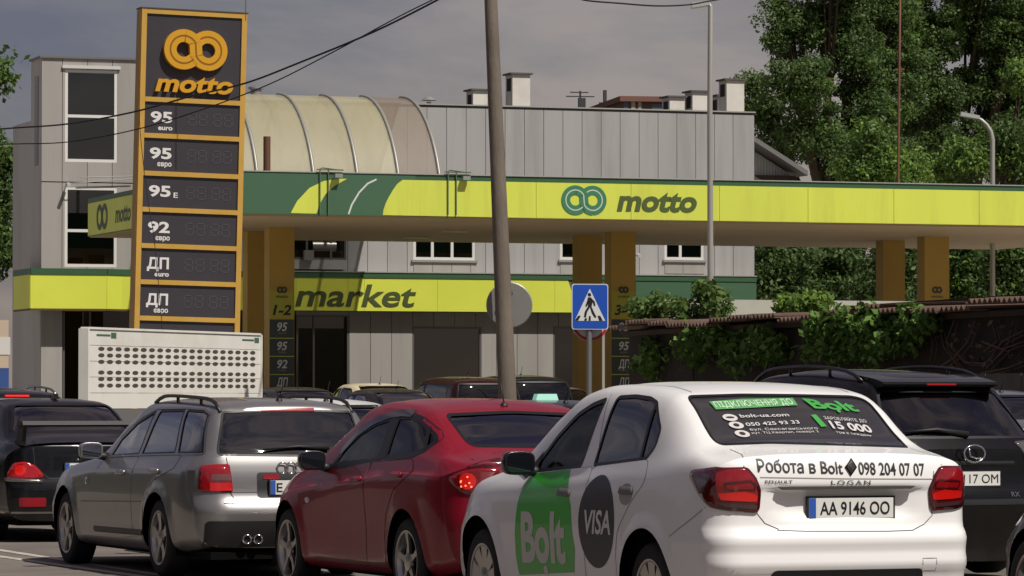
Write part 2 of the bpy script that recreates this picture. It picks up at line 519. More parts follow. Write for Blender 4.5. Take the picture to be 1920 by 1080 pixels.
    def cut(s, poly, fr):
        u, v, n = (np.array(q) for q in (FR[fr] if isinstance(fr, str) else fr))
        c2 = np.stack([s.cent @ u, s.cent @ v], 1); ok = (s.fn_n @ n > .12) & s.keep
        xs = [p[0] for p in poly]; ys = [p[1] for p in poly]
        ok &= (c2[:, 0] > min(xs)) & (c2[:, 0] < max(xs)) & (c2[:, 1] > min(ys)) & (c2[:, 1] < max(ys))
        kill = np.zeros(len(s.F), bool)
        for i in np.nonzero(ok)[0]: kill[i] = pip(c2[i], poly)
        U, Vv, Nn = (Vector(q) for q in (u, v, n))
        def fn(p):
            d, q = near_poly((float(p @ u), float(p @ v)), poly)
            return tuple(s.hit(U * q[0] + Vv * q[1], Nn)[0])
        s._snap(kill, fn)
    def body(s, m, parent, name='body'):
        used = sorted({v for i in np.nonzero(s.keep)[0] for v in s.F[i]}); mp = {v: i for i, v in enumerate(used)}
        return mesh_obj(name, s.P[used], [tuple(mp[v] for v in s.F[i]) for i in np.nonzero(s.keep)[0]], m, parent, True, s.N[used])
    def patch(s, name, poly, fr, m, parent, off=.003, h=.06, skirt=0.0):
        """a piece of sheet or lens that follows the body inside an outline"""
        u, v, n = FR[fr] if isinstance(fr, str) else fr
        B = dens(poly, h); pts = list(B)
        xs = [p[0] for p in B]; ys = [p[1] for p in B]
        y = min(ys) + h / 2; r = 0
        while y < max(ys):
            x = min(xs) + (h / 2 if r % 2 else h * .1)
            while x < max(xs):
                if pip((x, y), B) and near_poly((x, y), B)[0] > h * .35: pts.append((x, y))
                x += h
            y += h * .8; r += 1
        k = len(B)
        res = delaunay_2d_cdt([Vector(p) for p in pts], [(i, (i + 1) % k) for i in range(k)], [], 1, 1e-6)
        V, Fc = res[0], [tuple(f) for f in res[2]]
        P, Nn = [], []
        for p in V:
            l, nn = s.hit(u * p.x + v * p.y, n); P.append(l + nn * off); Nn.append(nn)
        Fo = []
        for f in Fc:
            g = (P[f[1]] - P[f[0]]).cross(P[f[2]] - P[f[0]])
            Fo.append(f if g.dot(n) > 0 else tuple(reversed(f)))
        if skirt:
            cnt = {(f[i], f[(i + 1) % 3]) for f in Fo for i in range(3)}
            ed = [(a, b) for (a, b) in cnt if (b, a) not in cnt]; mp = {}
            for a, b in ed:
                for q in (a, b):
                    if q not in mp: mp[q] = (len(P), len(P) + 1); P += [P[q], P[q] - Nn[q] * skirt]; Nn += [Nn[q], Nn[q]]
            for a, b in ed: Fo.append((b, a, mp[a][1], mp[b][1]))
            return mesh_obj(name, P, Fo, m, parent, True)
        return mesh_obj(name, P, Fo, m, parent, True, Nn)
    def strip(s, name, poly, fr, w, m, parent, off=.002, closed=True, h=.04, side=0.0, raise_=0.0):
        """a band along a line on the body (seams, seals, mouldings); raise_ gives it a rounded height"""
        u, v, n = FR[fr] if isinstance(fr, str) else fr
        P2 = [Vector(p) for p in dens(poly, h, closed)]; k = len(P2); V = []; Nn = []; F = []
        for i in range(k):
            a = P2[i - 1] if (closed or i) else P2[i]; b = P2[(i + 1) % k] if (closed or i < k - 1) else P2[i]
            t = (b - a).normalized(); q = Vector((-t.y, t.x))
            for e_ in ((-1, 1) if not raise_ else (-1, 0, 1)):
                c = P2[i] + q * (w / 2 * e_ + side)
                l, nn = s.hit(u * c.x + v * c.y, n); V.append(l + nn * (off + (raise_ if e_ == 0 else 0))); Nn.append(nn)
        c = 3 if raise_ else 2
        for i in range(k if closed else k - 1):
            j = (i + 1) % k
            for e_ in range(c - 1):
                F.append((i * c + e_, i * c + e_ + 1, j * c + e_ + 1, j * c + e_))
        g = (V[F[0][1]] - V[F[0][0]]).cross(V[F[0][2]] - V[F[0][0]])
        if g.dot(n) < 0: F = [tuple(reversed(q)) for q in F]
        return mesh_obj(name, V, F, m, parent, True, None if raise_ else Nn)
    def text(s, name, txt, fr, a, b, w, hgt, m, parent, bold=0.0, shear=0.0, off=.004, sx=1, rise=0.0, cap=.73, space=1.0):
        """lettering that lies on the body; (a, b) = middle of the baseline; rise = slope of the baseline"""
        u, v, n = FR[fr] if isinstance(fr, str) else fr
        V2, F = refine(*fit_text(txt, w, hgt, bold, shear, space, cap), .05); P = []; Nn = []
        for p in V2:
            l, nn = s.hit(u * (a + sx * p[0]) + v * (b + p[1] + rise * p[0] * sx), n); P.append(l + nn * off); Nn.append(nn)
        Fo = []
        for f in F:
            g = (P[f[1]] - P[f[0]]).cross(P[f[2]] - P[f[0]])
            Fo.append(f if g.dot(n) > 0 else tuple(reversed(f)))
        return mesh_obj(name, P, Fo, m, parent, True, Nn)

M_TYRE = mat('tyre rubber', '1c1b1b', .85, bump=.3, bscale=60)
M_ALLOY = mat('alloy wheel', 'b9b6b2', .28, .9)
M_DARK = mat('black plastic', '161617', .55)
M_RUBBER = mat('window rubber', '0f0f10', .45)
M_SEAM = mat('panel gap', '0b0b0c', .9, spec=.1)
M_CHROME = mat('chrome', 'd8d8d8', .12, 1.0)
M_WELL = mat('wheel well liner', '0c0c0c', .95, spec=.1)
M_SEAT = mat('seat cloth', '2a2a2c', .9, bump=.2)
M_PLATE = mat('number plate white', 'd9d8d2', .45)
M_PBLUE = mat('number plate blue', '2a55a8', .45)
M_BLACK = mat('black lettering', '111112', .5)
M_WHITEV = mat('white vinyl', 'd6d3cc', .45)
M_REDL = mat('red lamp lens', '4a070d', .12, coat=1.0, spec=.6)
M_REDB = mat('bright red lamp lens', '8a0f16', .15, coat=1.0)
M_BRAKE = mat('lit brake lamp', 'd02018', .2, coat=1.0, emit='ff2a18', estr=.7)
M_CLEARL = mat('clear lamp lens', 'b9b9b8', .15, .6, coat=1.0)
G_DARK = glass('dark tinted glass', '4a4c50')
G_LIGHT = glass('green tinted glass', 'b4c0ba', .55)
G_MID = glass('tinted glass', '70777c')

def superell(c, r, n1=.5, n2=.5, nu=16, nv=10):
    """rounded box as a superellipsoid"""
    def pw(a, e): return math.copysign(abs(a) ** e, a)
    V = []; F = []
    for i in range(nv + 1):
        p = -math.pi / 2 + math.pi * i / nv
        for j in range(nu):
            t = 2 * math.pi * j / nu
            V.append((c[0] + r[0] * pw(math.cos(p), n1) * pw(math.cos(t), n2), c[1] + r[1] * pw(math.cos(p), n1) * pw(math.sin(t), n2), c[2] + r[2] * pw(math.sin(p), n1)))
    for i in range(nv):
        for j in range(nu): F.append((i * nu + j, i * nu + (j + 1) % nu, (i + 1) * nu + (j + 1) % nu, (i + 1) * nu + j))
    return V, F
def wheel(root, x, y, r, rr, w, style, rim_m, side, cap_m=None):
    """wheel Empty > tyre, rim; side -1 = left"""
    e_ = bpy.data.objects.new('wheel', None); e_.empty_display_size = .1; e_.location = (x, y, r); link(e_, root)
    s = side
    pr = [(rr - .01, -.5), (rr + .012, -.52), (rr + .03, -.5), (r - .045, -.53), (r - .012, -.46), (r, -.36), (r, .36), (r - .012, .46), (r - .045, .53), (rr + .03, .5), (rr - .01, .5)]
    MB().lathe([(a, b * w) for a, b in pr], 40, 'x').build('tyre', M_TYRE, e_, True, auto=50)
    b = MB()
    o = s * w * .5
    b.lathe([(rr + .012, o * 1.02), (rr, o * 1.04), (rr - .012, o * .98), (rr - .03, o * .55), (rr - .04, -o)], 40, 'x')
    n = {'five': 5, 'ten': 10, 'seven': 7, 'star': 5, 'cap': 9}[style]
    for i in range(n):
        t = 2 * math.pi * i / n + .25
        ca, sa_ = math.cos(t), math.sin(t)
        prof = {'five': [(.05, .035), (.5 * rr, .030), (rr - .012, .050)], 'ten': [(.05, .016), (.6 * rr, .014), (rr - .012, .022)], 'seven': [(.05, .02), (.6 * rr, .02), (rr - .012, .03)],
                'star': [(.04, .03), (.55 * rr, .018), (rr - .012, .024)], 'cap': [(.05, .02), (.55 * rr, .034), (rr - .012, .05)]}[style]
        pts = [(a, q) for a, q in prof] + [(a, -q) for a, q in reversed(prof)]
        k = len(b.v); depth = [.90, .86, .97]
        for lay in (0, 1):
            for idx, (a, q) in enumerate(pts):
                dd = depth[idx] if idx < 3 else depth[5 - idx]
                b.v.append((o * dd - lay * s * .02, a * ca - q * sa_, a * sa_ + q * ca))
        b.f += [tuple(k + i_ for i_ in range(6)), tuple(k + 11 - i_ for i_ in range(6))] + [(k + i_, k + (i_ + 1) % 6, k + 6 + (i_ + 1) % 6, k + 6 + i_) for i_ in range(6)]
    b.lathe([(.001, o * 1.0), (.03, o * .99), (.062, o * .93), (.066, o * .7)], 20, 'x')
    b.build('rim', rim_m, e_, True, auto=35)
    MB().lathe([(.001, o * .45), (rr - .03, o * .45)], 24, 'x').build('brake_disc', M_WELL if style != 'cap' else M_DARK, e_)
    return e_
def mirror(root, x, y, z, side, m, w=.19, h=.135, name='mirror'):
    V, F = superell((0, 0, 0), (w / 2, .075, h / 2), .55, .55, 20, 12)
    V = [(p[0], max(p[1], -.035), p[2]) for p in V]
    o = mesh_obj(name, V, F, m, root, True); o.location = (x, y, z)
    g, gf = [], []
    P = rnd([(-w * .42, -h * .38), (w * .42, -h * .38), (w * .42, h * .38), (-w * .42, h * .38)], .035)
    mesh_obj('mirror_glass', [(p[0], -.0375, p[1]) for p in P], [tuple(range(len(P)))], mat('mirror glass', '9aa0a6', .03, 1.0), o)
    a = MB().tube([(-side * w * .35, .0, -h * .30), (-side * (w * .5 + .07), .04, -h * .42)], [.03, .04], 8)
    a.build('mirror_arm', M_DARK, o, True)
    return o
def seats(root, ys, z, belt=.62):
    for y, kind in ys:
        for x in ((-.36, .36) if kind == 'front' else (-.38, .38)):
            V, F = superell((0, 0, 0), (.23, .07, .33), .4, .5, 14, 8)
            o = mesh_obj('seat', [(p[0], p[1] - (p[2]) * .22, p[2]) for p in V], F, M_SEAT, root, True); o.location = (x, y, z + .30)
            V, F = superell((0, -.12, .43), (.12, .045, .085), .5, .5, 12, 8)
            mesh_obj('headrest', V, F, M_SEAT, o, True)
def plate(root, loc, txt, w=.52, h=.112, tilt=0.0, frame=True, tw=None):
    """number plate facing the rear"""
    o = MB().box(-w / 2 - .012, w / 2 + .012, -.006, .012, -h / 2 - .014, h / 2 + .010).build('number_plate', M_DARK, root)
    o.location = loc; o.rotation_euler = (-tilt, 0, 0)
    MB().box(-w / 2, w / 2, -.009, -.0062, -h / 2, h / 2).build('plate_face', M_PLATE, o)
    MB().box(-w / 2 + .001, -w / 2 + .042, -.0105, -.0092, -h / 2 + .001, h / 2 - .001).build('plate_band', M_PBLUE, o)
    if txt: flat_text('plate_lettering', txt, (.022, -.0092, -.036), (1, 0, 0), (0, 0, 1), (0, -1, 0), tw or .43, .074, M_BLACK, o, .012, 0, .002)
    return o
def wells(root, s, hubs, r, z, w_out=.74):
    for hy in hubs:
        for sd_ in (-1, 1):
            b = MB(); n = 20; k = 0
            for i in range(n + 1):
                t = math.pi * (-.12 + 1.24 * i / n)
                for x in (w_out, .50): b.v.append((sd_ * x, hy + math.cos(t) * (r + .004), z + math.sin(t) * (r + .004)))
            for i in range(n): b.f.append((2 * i, 2 * i + 1, 2 * i + 3, 2 * i + 2))
            c = len(b.v); b.v.append((sd_ * .5, hy, z - .1))
            for i in range(n): b.f.append((2 * i + 1, c, 2 * i + 3))
            b.build('wheel_well', M_WELL, root, True)
def off_poly(poly, d):
    """outline moved outwards by d (negative = inwards)"""
    n = len(poly); A = sum(poly[i - 1][0] * poly[i][1] - poly[i][0] * poly[i - 1][1] for i in range(n)); sg = 1 if A > 0 else -1
    out = []
    for i in range(n):
        a, b = Vector(poly[i - 1]), Vector(poly[(i + 1) % n]); t = (b - a)
        if t.length < 1e-9: out.append(poly[i]); continue
        t.normalize(); out.append((poly[i][0] + sg * t.y * d, poly[i][1] - sg * t.x * d))
    return out
def window(s, root, name, poly, fr, gm, rub=.022, h=.07, cut=True, rm=None):
    if cut: s.cut(poly, fr)
    g = s.patch(name, poly, fr, gm, root, -.004, h)
    s.strip('window_seal', poly, fr, rub, rm or M_RUBBER, g, .0015, True, .04, 0.0)
    return g

# ------------------------------------------------------------------ ground, road, markings
LOT = .30                      # the forecourt lies a little above the road
def slab(name, x0, x1, y0, y1, z0, z1, m, rz=0.0, loc=(0, 0, 0), kind='structure'):
    o = MB().box(x0, x1, y0, y1, z0, z1).build(name, m); o.location = loc; o.rotation_euler.z = rz
    return tag(o, kind=kind)
M_ASPH = mat('asphalt', '787069', .88, spec=.25, var=.16, vscale=1.2, bump=.35, bscale=55, dirt='4a4440', dirt_amt=.55, dscale=.35)
M_GRND = mat('ground soil', '5d574c', .95, var=.25, vscale=.6)
slab('ground', -700, 700, -120, 1500, -1.0, -.02, M_GRND)
TH = R(22.0)
slab('road', -14, 12, -40, 75, -.30, 0, M_ASPH, TH)
slab('forecourt', -30, 60, 62, 130, -.02, LOT, mat('forecourt paving', 'a8a297', .9, var=.15, vscale=.8, bump=.2), PHI)
kerb = slab('kerb', -30, 60, 61.8, 62.0, -.02, LOT + .012, mat('kerb stone', '8d8983', .9, var=.12), PHI)
def road_pt(px, py):
    d = ray(px, py); t = -EYE / d.z; return Vector((0, 0, EYE)) + d * t
M_LINE = mat('worn road paint', 'b8b2a4', .8, var=.12, vscale=6, dirt='6e6660', dirt_amt=.75, dscale=2.5)
for i, (pa, pb) in enumerate((((0, 1032), (310, 1080)), ((0, 1044), (255, 1080)))):
    a, b = road_pt(*pa), road_pt(*pb); d = (b - a).normalized(); q = Vector((-d.y, d.x, 0)) * .055
    a = a - d * 22; b = b + d * 14
    o = mesh_obj('centre_line', [(*(a - q).xy, .004), (*(b - q).xy, .004), (*(b + q).xy, .004), (*(a + q).xy, .004)], [(0, 1, 2, 3)], M_LINE)
    tag(o, kind='structure')

# ------------------------------------------------------------------ helpers of the station frame
class Site:
    """a thing in the station frame: its parts are given in (a, b, z)"""
    def __init__(s, name, label, cat, a, b, z=0.0, group=None, rz=PHI, lean=0.0):
        p = AX * a + BX * b
        s.o = (a, b, z); s.root = thing(name, label, cat, (p.x, p.y, z), rz, group)
        if lean: s.root.rotation_euler = (0, lean, rz)
    def part(s, name, mb, m, parent=None, **k): return mb.build(name, m, parent or s.root, off=s.o, **k)
    def box(s, name, a0, a1, b0, b1, z0, z1, m, parent=None): return s.part(name, MB().box(a0, a1, b0, b1, z0, z1), m, parent)
    def text(s, name, txt, a, b, z, w, h, m, parent=None, **k):
        o = (a - s.o[0], b - s.o[1], z - s.o[2])
        return flat_text(name, txt, o, (1, 0, 0), (0, 0, 1), (0, -1, 0), w, h, m, parent or s.root, **k)
    def poly(s, name, pts, b0, b1, m, parent=None): return s.part(name, MB().prism(pts, 'y', b0, b1), m, parent)

def ring2d(cx, cz, r0, r1, n=40, a0=0, a1=360):
    return circ(cx, cz, r1, n, a0, a1), circ(cx, cz, r0, n, a0, a1)
def band(path, w):
    """outline of a ribbon of width w along a 2-D path"""
    P = [Vector(p) for p in path]; l, r_ = [], []
    for i in range(len(P)):
        t = (P[min(i + 1, len(P) - 1)] - P[max(i - 1, 0)]).normalized(); q = Vector((-t.y, t.x)) * (w[i] if isinstance(w, list) else w) / 2
        l.append(tuple(P[i] + q)); r_.append(tuple(P[i] - q))
    return l, r_
def ribbon_mb(mb, path, w, b0, b1, closed=False):
    """a flat ribbon as a solid between depths b0 (front) and b1"""
    l, r_ = band(path, w); n = len(l); k = len(mb.v)
    for i in range(n):
        mb.v += [(l[i][0], b0, l[i][1]), (r_[i][0], b0, r_[i][1]), (l[i][0], b1, l[i][1]), (r_[i][0], b1, r_[i][1])]
    for i in range(n - 1):
        a, c = k + 4 * i, k + 4 * i + 4
        mb.f += [(a, a + 1, c + 1, c), (a, c, c + 2, a + 2), (a + 1, a + 3, c + 3, c + 1), (a + 2, c + 2, c + 3, a + 3)]
    mb.f += [(k, k + 2, k + 3, k + 1), (k + 4 * n - 4, k + 4 * n - 3, k + 4 * n - 1, k + 4 * n - 2)]
    return mb
def logo(site, cx, cz, hw, b, m, m2, depth=.03, parent=None, line=.06, groove=True):
    """two interlaced rings; hw = half width of the whole mark"""
    R0 = .42 * hw; W = .385 * hw; c = .385 * hw
    # far strand: upper right ring running down to the left
    mb = MB()
    pr = [(cx + c + R0 * math.cos(R(t)), cz + R0 * math.sin(R(t))) for t in range(-90, 160, 9)]
    ribbon_mb(mb, pr, W, b - depth * .8, b)
    o1 = site.part('logo_ring', mb, m, parent)
    mb = MB()
    pl = [(cx - c + R0 * math.cos(R(t)), cz + R0 * math.sin(R(t))) for t in range(318, 80, -9)]
    S_ = [(cx - c + R0 * math.cos(R(t)), cz + R0 * math.sin(R(t))) for t in range(85, 26, -9)]
    E_ = [(cx + c + R0 * math.cos(R(t)), cz + R0 * math.sin(R(t))) for t in range(207, 272, 9)]
    ribbon_mb(mb, pl + S_ + E_, W, b - depth * 1.15, b)
    o2 = site.part('logo_ring', mb, m, parent)
    if groove:
        g = MB(); ribbon_mb(g, pr, W * line * 2.2, b - depth * .8 - .003, b - depth * .8); ribbon_mb(g, pl + S_ + E_, W * line * 2.2, b - depth * 1.15 - .003, b - depth * 1.15)
        site.part('logo_groove', g, m2, parent)
    return o2

# ------------------------------------------------------------------ the forecourt canopy
CB0, CB1, CZ0, CZ1 = 79.3, 91.5, 5.20, 6.085
CA0, CA1 = 21.03, 44.5
M_LIME = mat('lime fascia', 'cfd853', .42, var=.04, vscale=.7, dirt='a6a648', dirt_amt=.34, dscale=1.6, stretch=(1.6, 1, .18))
M_LIME2 = mat('lime fascia second', 'd2da4e', .45, var=.05, vscale=.9)
M_DGREEN = mat('dark green fascia', '42644a', .45, var=.05, vscale=.8)
M_DGREEN2 = mat('darker green fascia', '355a3c', .45, var=.05)
M_SOFF = mat('canopy soffit', 'b09c7c', .7, var=.08, vscale=.5)
M_MUST = mat('mustard column', 'ac8b3a', .5, var=.05, vscale=1.0, dirt='6e5a2a', dirt_amt=.2, dscale=1.2)
M_PANEL = mat('price panel dark', '2d3431', .4)
M_TXTG = mat('dark green lettering', '3f5230', .5)
M_TXTW = mat('pale lettering', 'b9bcb6', .5)
can = Site('fuel_canopy', 'long lime and green forecourt canopy on mustard columns', 'canopy', 30, 85, LOT)
can.box('roof_deck', CA0 + .06, CA1 - .06, CB0 + .06, CB1 - .06, CZ0 + .06, CZ1 - .10, mat('canopy deck', '5a5650', .8))
can.box('soffit', CA0 + .04, CA1 - .04, CB0 + .03, CB1 - .03, CZ0 - .02, CZ0 + .058, M_SOFF)
can.box('fascia_backing', CA0, CA1, CB0, CB0 + .055, CZ0, CZ1, M_DGREEN2)
can.box('fascia_backing', CA0, CA0 + .055, CB0 + .056, CB1, CZ0, CZ1, M_DGREEN2)
can.box('fascia_backing', CA0 + .056, CA1, CB1 - .055, CB1, CZ0, CZ1, M_DGREEN2)
can.box('roof_edge', CA0 - .02, CA1, CB0 - .025, CB0 + .10, CZ1 + .001, CZ1 + .022, mat('pale edge metal', '9c9c94', .5))
can.box('fascia_lip', CA0, CA1, CB0 - .012, CB0 - .001, CZ0 - .03, CZ0 + .012, mat('brown lip', '57421f', .6))
c3 = lambda q: [sab(440 + x / 3, 100 + y / 3, CB0) for x, y in q]
ZL0, ZL1 = CZ0 + .018, CZ1 - .115
def clampz(q): return [(a, min(max(z, ZL0), ZL1)) for a, z in q]
can.box('fascia_panel', CA0 + .01, sa(757, CB0) + .25, CB0 - .006, CB0 - .0005, CZ0 + .016, CZ1 - .01, M_DGREEN)
sw = clampz(c3([(315, 898), (350, 832), (420, 757), (500, 718), (590, 703), (632, 700), (560, 745), (510, 792), (475, 852), (460, 902)]))
can.poly('fascia_stripe', rnd(sw, .02), CB0 - .010, CB0 - .0065, M_LIME)
mb = MB(); ribbon_mb(mb, clampz(c3([(640, 905), (658, 852), (700, 782), (748, 732), (797, 703)])), .035, CB0 - .010, CB0 - .0065)
can.part('fascia_stripe', mb, mat('white stripe', 'cfd2c8', .5))
left = clampz(c3([(832, 910), (836, 880), (850, 840), (868, 805), (890, 768), (915, 733), (945, 700)]))
seams = [1005, 1183, 1349, 1515, 1676, 1836, 2010, 2180]
prev = None
for i, px in enumerate(seams):
    a1 = sa(px, CB0)
    if i == 0: pts = left + [(a1 - .004, ZL1), (a1 - .004, ZL0)]
    else: pts = [(prev + .004, ZL0), (prev + .004, ZL1), (a1 - .004, ZL1), (a1 - .004, ZL0)]
    can.poly('fascia_panel', pts, CB0 - .012, CB0 - .0065, M_LIME if i != 3 else M_LIME)
    prev = a1
# end of the canopy towards the left, with its own mark
can.box('fascia_panel', CA0 - .012, CA0 - .001, CB0 + .1, CB1 - .05, ZL0, ZL1, M_LIME)
eo = flat_text('fascia_lettering', 'motto', (CA0 - .0125 - 30, CB1 - 3.55 - 85, 5.42 - LOT), (0, -1, 0), (0, 0, 1), (-1, 0, 0), 1.5, .30, M_TXTG, can.root, .03, .2, .004, cap=.546)
mb = MB()
for cy in (CB1 - 1.25, CB1 - 1.75):
    mb.lathe([(.17, CA0 - .020), (.30, CA0 - .020), (.30, CA0 - .012), (.17, CA0 - .012)], 24, 'x', (0, cy, 5.6), True)
can.part('logo_ring', mb, M_TXTG)
# mark and name on the long front
la, lz = sab(1094.5, 375.5, CB0); lw = (sa(1137, CB0) - sa(1052, CB0)) / 2
logo(can, la, lz, lw, CB0 - .012, mat('logo green', '3f7a58', .45), mat('logo pale line', 'b9c8b8', .5), .012)
ta0, tz = sab(1156, 394, CB0); ta1 = sa(1306, CB0)
can.text('fascia_lettering', 'motto', (ta0 + ta1) / 2, CB0 - .012, tz, ta1 - ta0, sz(1156, 364, CB0) - tz, mat('olive lettering', '4a5a2a', .5), None, bold=.035, shear=.2, depth=.012, cap=.546)
# floodlight brackets that stand over the front edge
for px in (612, 852):
    a = sa(px, CB0); mb = MB()
    for d in (-.16, .02): mb.box(a + d, a + d + .018, CB0 - .05, CB0 - .02, CZ0 + .05, CZ1 + .05)
    mb.box(a - .22, a + .35, CB0 - .06, CB0 - .02, CZ1 + .05, CZ1 + .075); mb.tube([(a - .2, CB0 - .04, CZ1 + .06), (a + .0, CB0 + .3, CZ1 + .12), (a + .3, CB0 - .04, CZ1 + .06)], .012, 5)
    br = can.part('lamp_bracket', mb, mat('bracket steel', '5d6e52', .5, .1))
    mb = MB().box(a + .14, a + .30, CB0 - .17, CB0 - .065, CZ1 - .10, CZ1 - .02); can.part('floodlight', mb, mat('floodlight grey', '8a8f8a', .4), br)
# lamps let into the soffit
for px, py in ((780, 441), (850, 427), (520, 437)):
    b_ = CB0 + (CB1 - CB0) * ((py - 404) / 48.0); a = sa(px, b_)
    can.box('soffit_lamp', a - .3, a + .3, b_ - .2, b_ + .2, CZ0 - .045, CZ0 - .022, mat('soffit lamp', 'b8a98a', .4))
# columns in pairs; the front one of each pair carries the pump numbers and prices
FB, BB = 84.5, 86.9
def column(px0, px1, b, front, num=None, rows=()):
    a0, a1 = sa(px0, b), sa(px1, b)
    z1 = CZ0 - .021
    col = can.box('column', a0, a1, b, b + .42, LOT, z1, M_MUST)
    if not front: return col
    zt = lambda y: sz(px0, y, b)
    am, w = (a0 + a1) / 2, a1 - a0
    if num is not None:
        can.box('number_panel', a0 + .004, a1 - .004, b - .010, b - .001, zt(597), zt(545), mat('lime number panel', 'a09c2e', .5), col)
        can.text('pump_number', num, am, b - .010, zt(590), w * .74, zt(571) - zt(590), M_BLACK, col, bold=.03, shear=.2, depth=.003)
    logo(can, am, zt(545) + .02, w * .21, b - .010 if num else b - .001, mat('column mark', '3a3a1e', .5), M_BLACK, .006, col, groove=False)
    can.text('column_lettering', 'motto', am, b - .011 if num else b - .001, zt(558), w * .48, .05, mat('column mark', '3a3a1e', .5), col, bold=.02, shear=.2, depth=.003, cap=.546)
    ys = [600, 636, 670, 704, 740]
    for i, (t, sub) in enumerate(rows):
        p = can.box('price_panel', a0 + .01, a1 - .01, b - .010, b - .001, zt(ys[i + 1] - 3), zt(ys[i] - 1), M_PANEL, col)
        can.box('price_divider', a0 + .01, a1 - .01, b - .012, b - .0105, zt(ys[i + 1] - 1), zt(ys[i + 1] - 2.6), mat('lime line', 'a0ad3a', .5), p)
        can.text('price_lettering', t, am + .01, b - .010, zt(ys[i] + 20), w * (.40 if t != 'ДП' else .46), zt(ys[i] + 4) - zt(ys[i] + 20), M_TXTW, p, bold=.02, shear=.2, depth=.003)
        if sub: can.text('price_lettering', sub, am + .01, b - .010, zt(ys[i] + 26), w * .30, .035, mat('dim lettering', '7c807c', .5), p, depth=.003, cap=.546)
    return col
column(464, 498, BB, False); column(1085, 1129, BB, False); column(1656, 1697, BB, False); column(2190, 2240, BB, False)
column(505, 552, FB, True, '1-2', (('95', 'euro'), ('95', 'євро'), ('92', 'євро'), ('ДП', '')))
column(1146, 1192, FB, True, '3-4', (('95', 'euro'), ('95', 'євро'), ('ДП', 'euro'), ('ДП', '')))
column(1734, 1780, FB, True, None, ())

# ------------------------------------------------------------------ the price sign
SB = 66.0
sgn = Site('price_sign', 'tall grey and yellow fuel price sign with motto mark on top', 'sign', sa(356, SB), SB, LOT, lean=R(1.3))
M_SIGNY = mat('sign yellow', 'c39a48', .4, var=.04, dirt='8a6a20', dirt_amt=.25, dscale=1.5)
M_SIGND = mat('sign dark panel', '3b383d', .38, var=.03)
M_SIGNO = mat('raised mark yellow', 'd29a22', .3, coat=.4)
SA0, SA1 = 16.03, 17.875
ac = sgn.o[0]; ca_ = ac
def sx(px): return sa(px, SB)
STOP = 8.03
def sg(y): return sz(268, y, SB)
fr_ = MB()
fr_.box(SA0, SA0 + .09, SB, SB + .34, LOT, STOP); fr_.box(SA1 - .09, SA1, SB, SB + .34, LOT, STOP)
fr_.box(SA0 + .0905, SA1 - .0905, SB + .001, SB + .339, STOP - .085, STOP - .002)
sgn.part('frame', fr_, M_SIGNY)
bars = [187, 255, 326, 394, 462, 530, 598, 666, 734]
for y in bars: sgn.box('frame_bar', SA0 + .0905, SA1 - .0905, SB - .004, SB + .05, sg(y) - .04, sg(y) + .04, M_SIGNY)
sgn.box('side_panel', SA0 - .012, SA0 - .001, SB + .02, SB + .32, LOT, STOP - .02, mat('sign side', '9a7430', .5, var=.05))  # shade of the left side put into a darker yellow
sgn.box('top_cap', SA0 - .02, SA1 + .02, SB - .01, SB + .35, STOP + .001, STOP + .02, mat('sign cap', '4c463c', .6))
sgn.box('logo_panel', SA0 + .091, SA1 - .091, SB + .03, SB + .06, sg(187) + .041, STOP - .086, M_SIGND)
for i in range(8):
    p = sgn.box('price_panel', SA0 + .091, SA1 - .091, SB + .03, SB + .06, sg(bars[i + 1]) + .041, sg(bars[i]) - .041, M_SIGND)
    if i < 6:
        t, sub = (('95', 'euro'), ('95', 'євро'), ('95', 'E'), ('92', 'євро'), ('ДП', 'euro'), ('ДП', 'євро'))[i]
        zb_ = sg(bars[i] + 44); x0 = SA0 + .20
        sgn.text('price_lettering', t, x0 + .19, SB + .03, zb_ + .015, .38, .185, mat('sign white', 'dcdad6', .45), p, bold=.03, depth=.006)
        if sub == 'E': sgn.text('price_lettering', sub, x0 + .47, SB + .03, zb_, .075, .09, mat('sign white', 'dcdad6', .45), p, bold=.015, depth=.006)
        else: sgn.text('price_lettering', sub, x0 + .26, SB + .03, zb_ - .115, .25, .062, mat('sign white', 'dcdad6', .45), p, bold=.03, depth=.006, cap=.546)
    # unlit seven segment digits
    if i < 7:
        zc = (sg(bars[i]) + sg(bars[i + 1])) / 2
        for k in range(4):
            mb = MB()
            cx = SA0 + .93 + k * .19 + (.06 if k > 1 else 0); w, h = .065, .10
            for (dx, dz, hx, hz) in ((0, h, w - .012, .011), (0, 0, w - .012, .011), (0, -h, w - .012, .011), (-w, h / 2, .011, h / 2 - .012), (w, h / 2, .011, h / 2 - .012), (-w, -h / 2, .011, h / 2 - .012), (w, -h / 2, .011, h / 2 - .012)):
                mb.box(cx + dx - hx, cx + dx + hx, SB + .026, SB + .0295, zc + dz - hz, zc + dz + hz)
            tag(sgn.part('digit', mb, mat('unlit digits', '4a464b', .4) if i < 6 else mat('lit digits', '8f97c8', .4, emit='8f9fe0', estr=.25), p), kind='stuff')
lx, lzz = (sx(304) + sx(424)) / 2, sz(363, 94, SB)
lx -= math.tan(R(1.3)) * (lzz - 4.5) * 0
lgo = logo(sgn, lx - .045, lzz, (sx(424) - sx(304)) / 2, SB + .03, M_SIGNO, mat('mark groove', '8a5f10', .4), .10)
sgn.text('motto_lettering', 'motto', sx(363) - .045, SB + .03, sz(363, 173, SB), sx(436) - sx(290), sz(363, 148, SB) - sz(363, 173, SB), M_SIGNO, None, bold=.032, shear=.2, depth=.09, cap=.546)

sgn.root.location -= AX * .11      # the lean is measured half way up

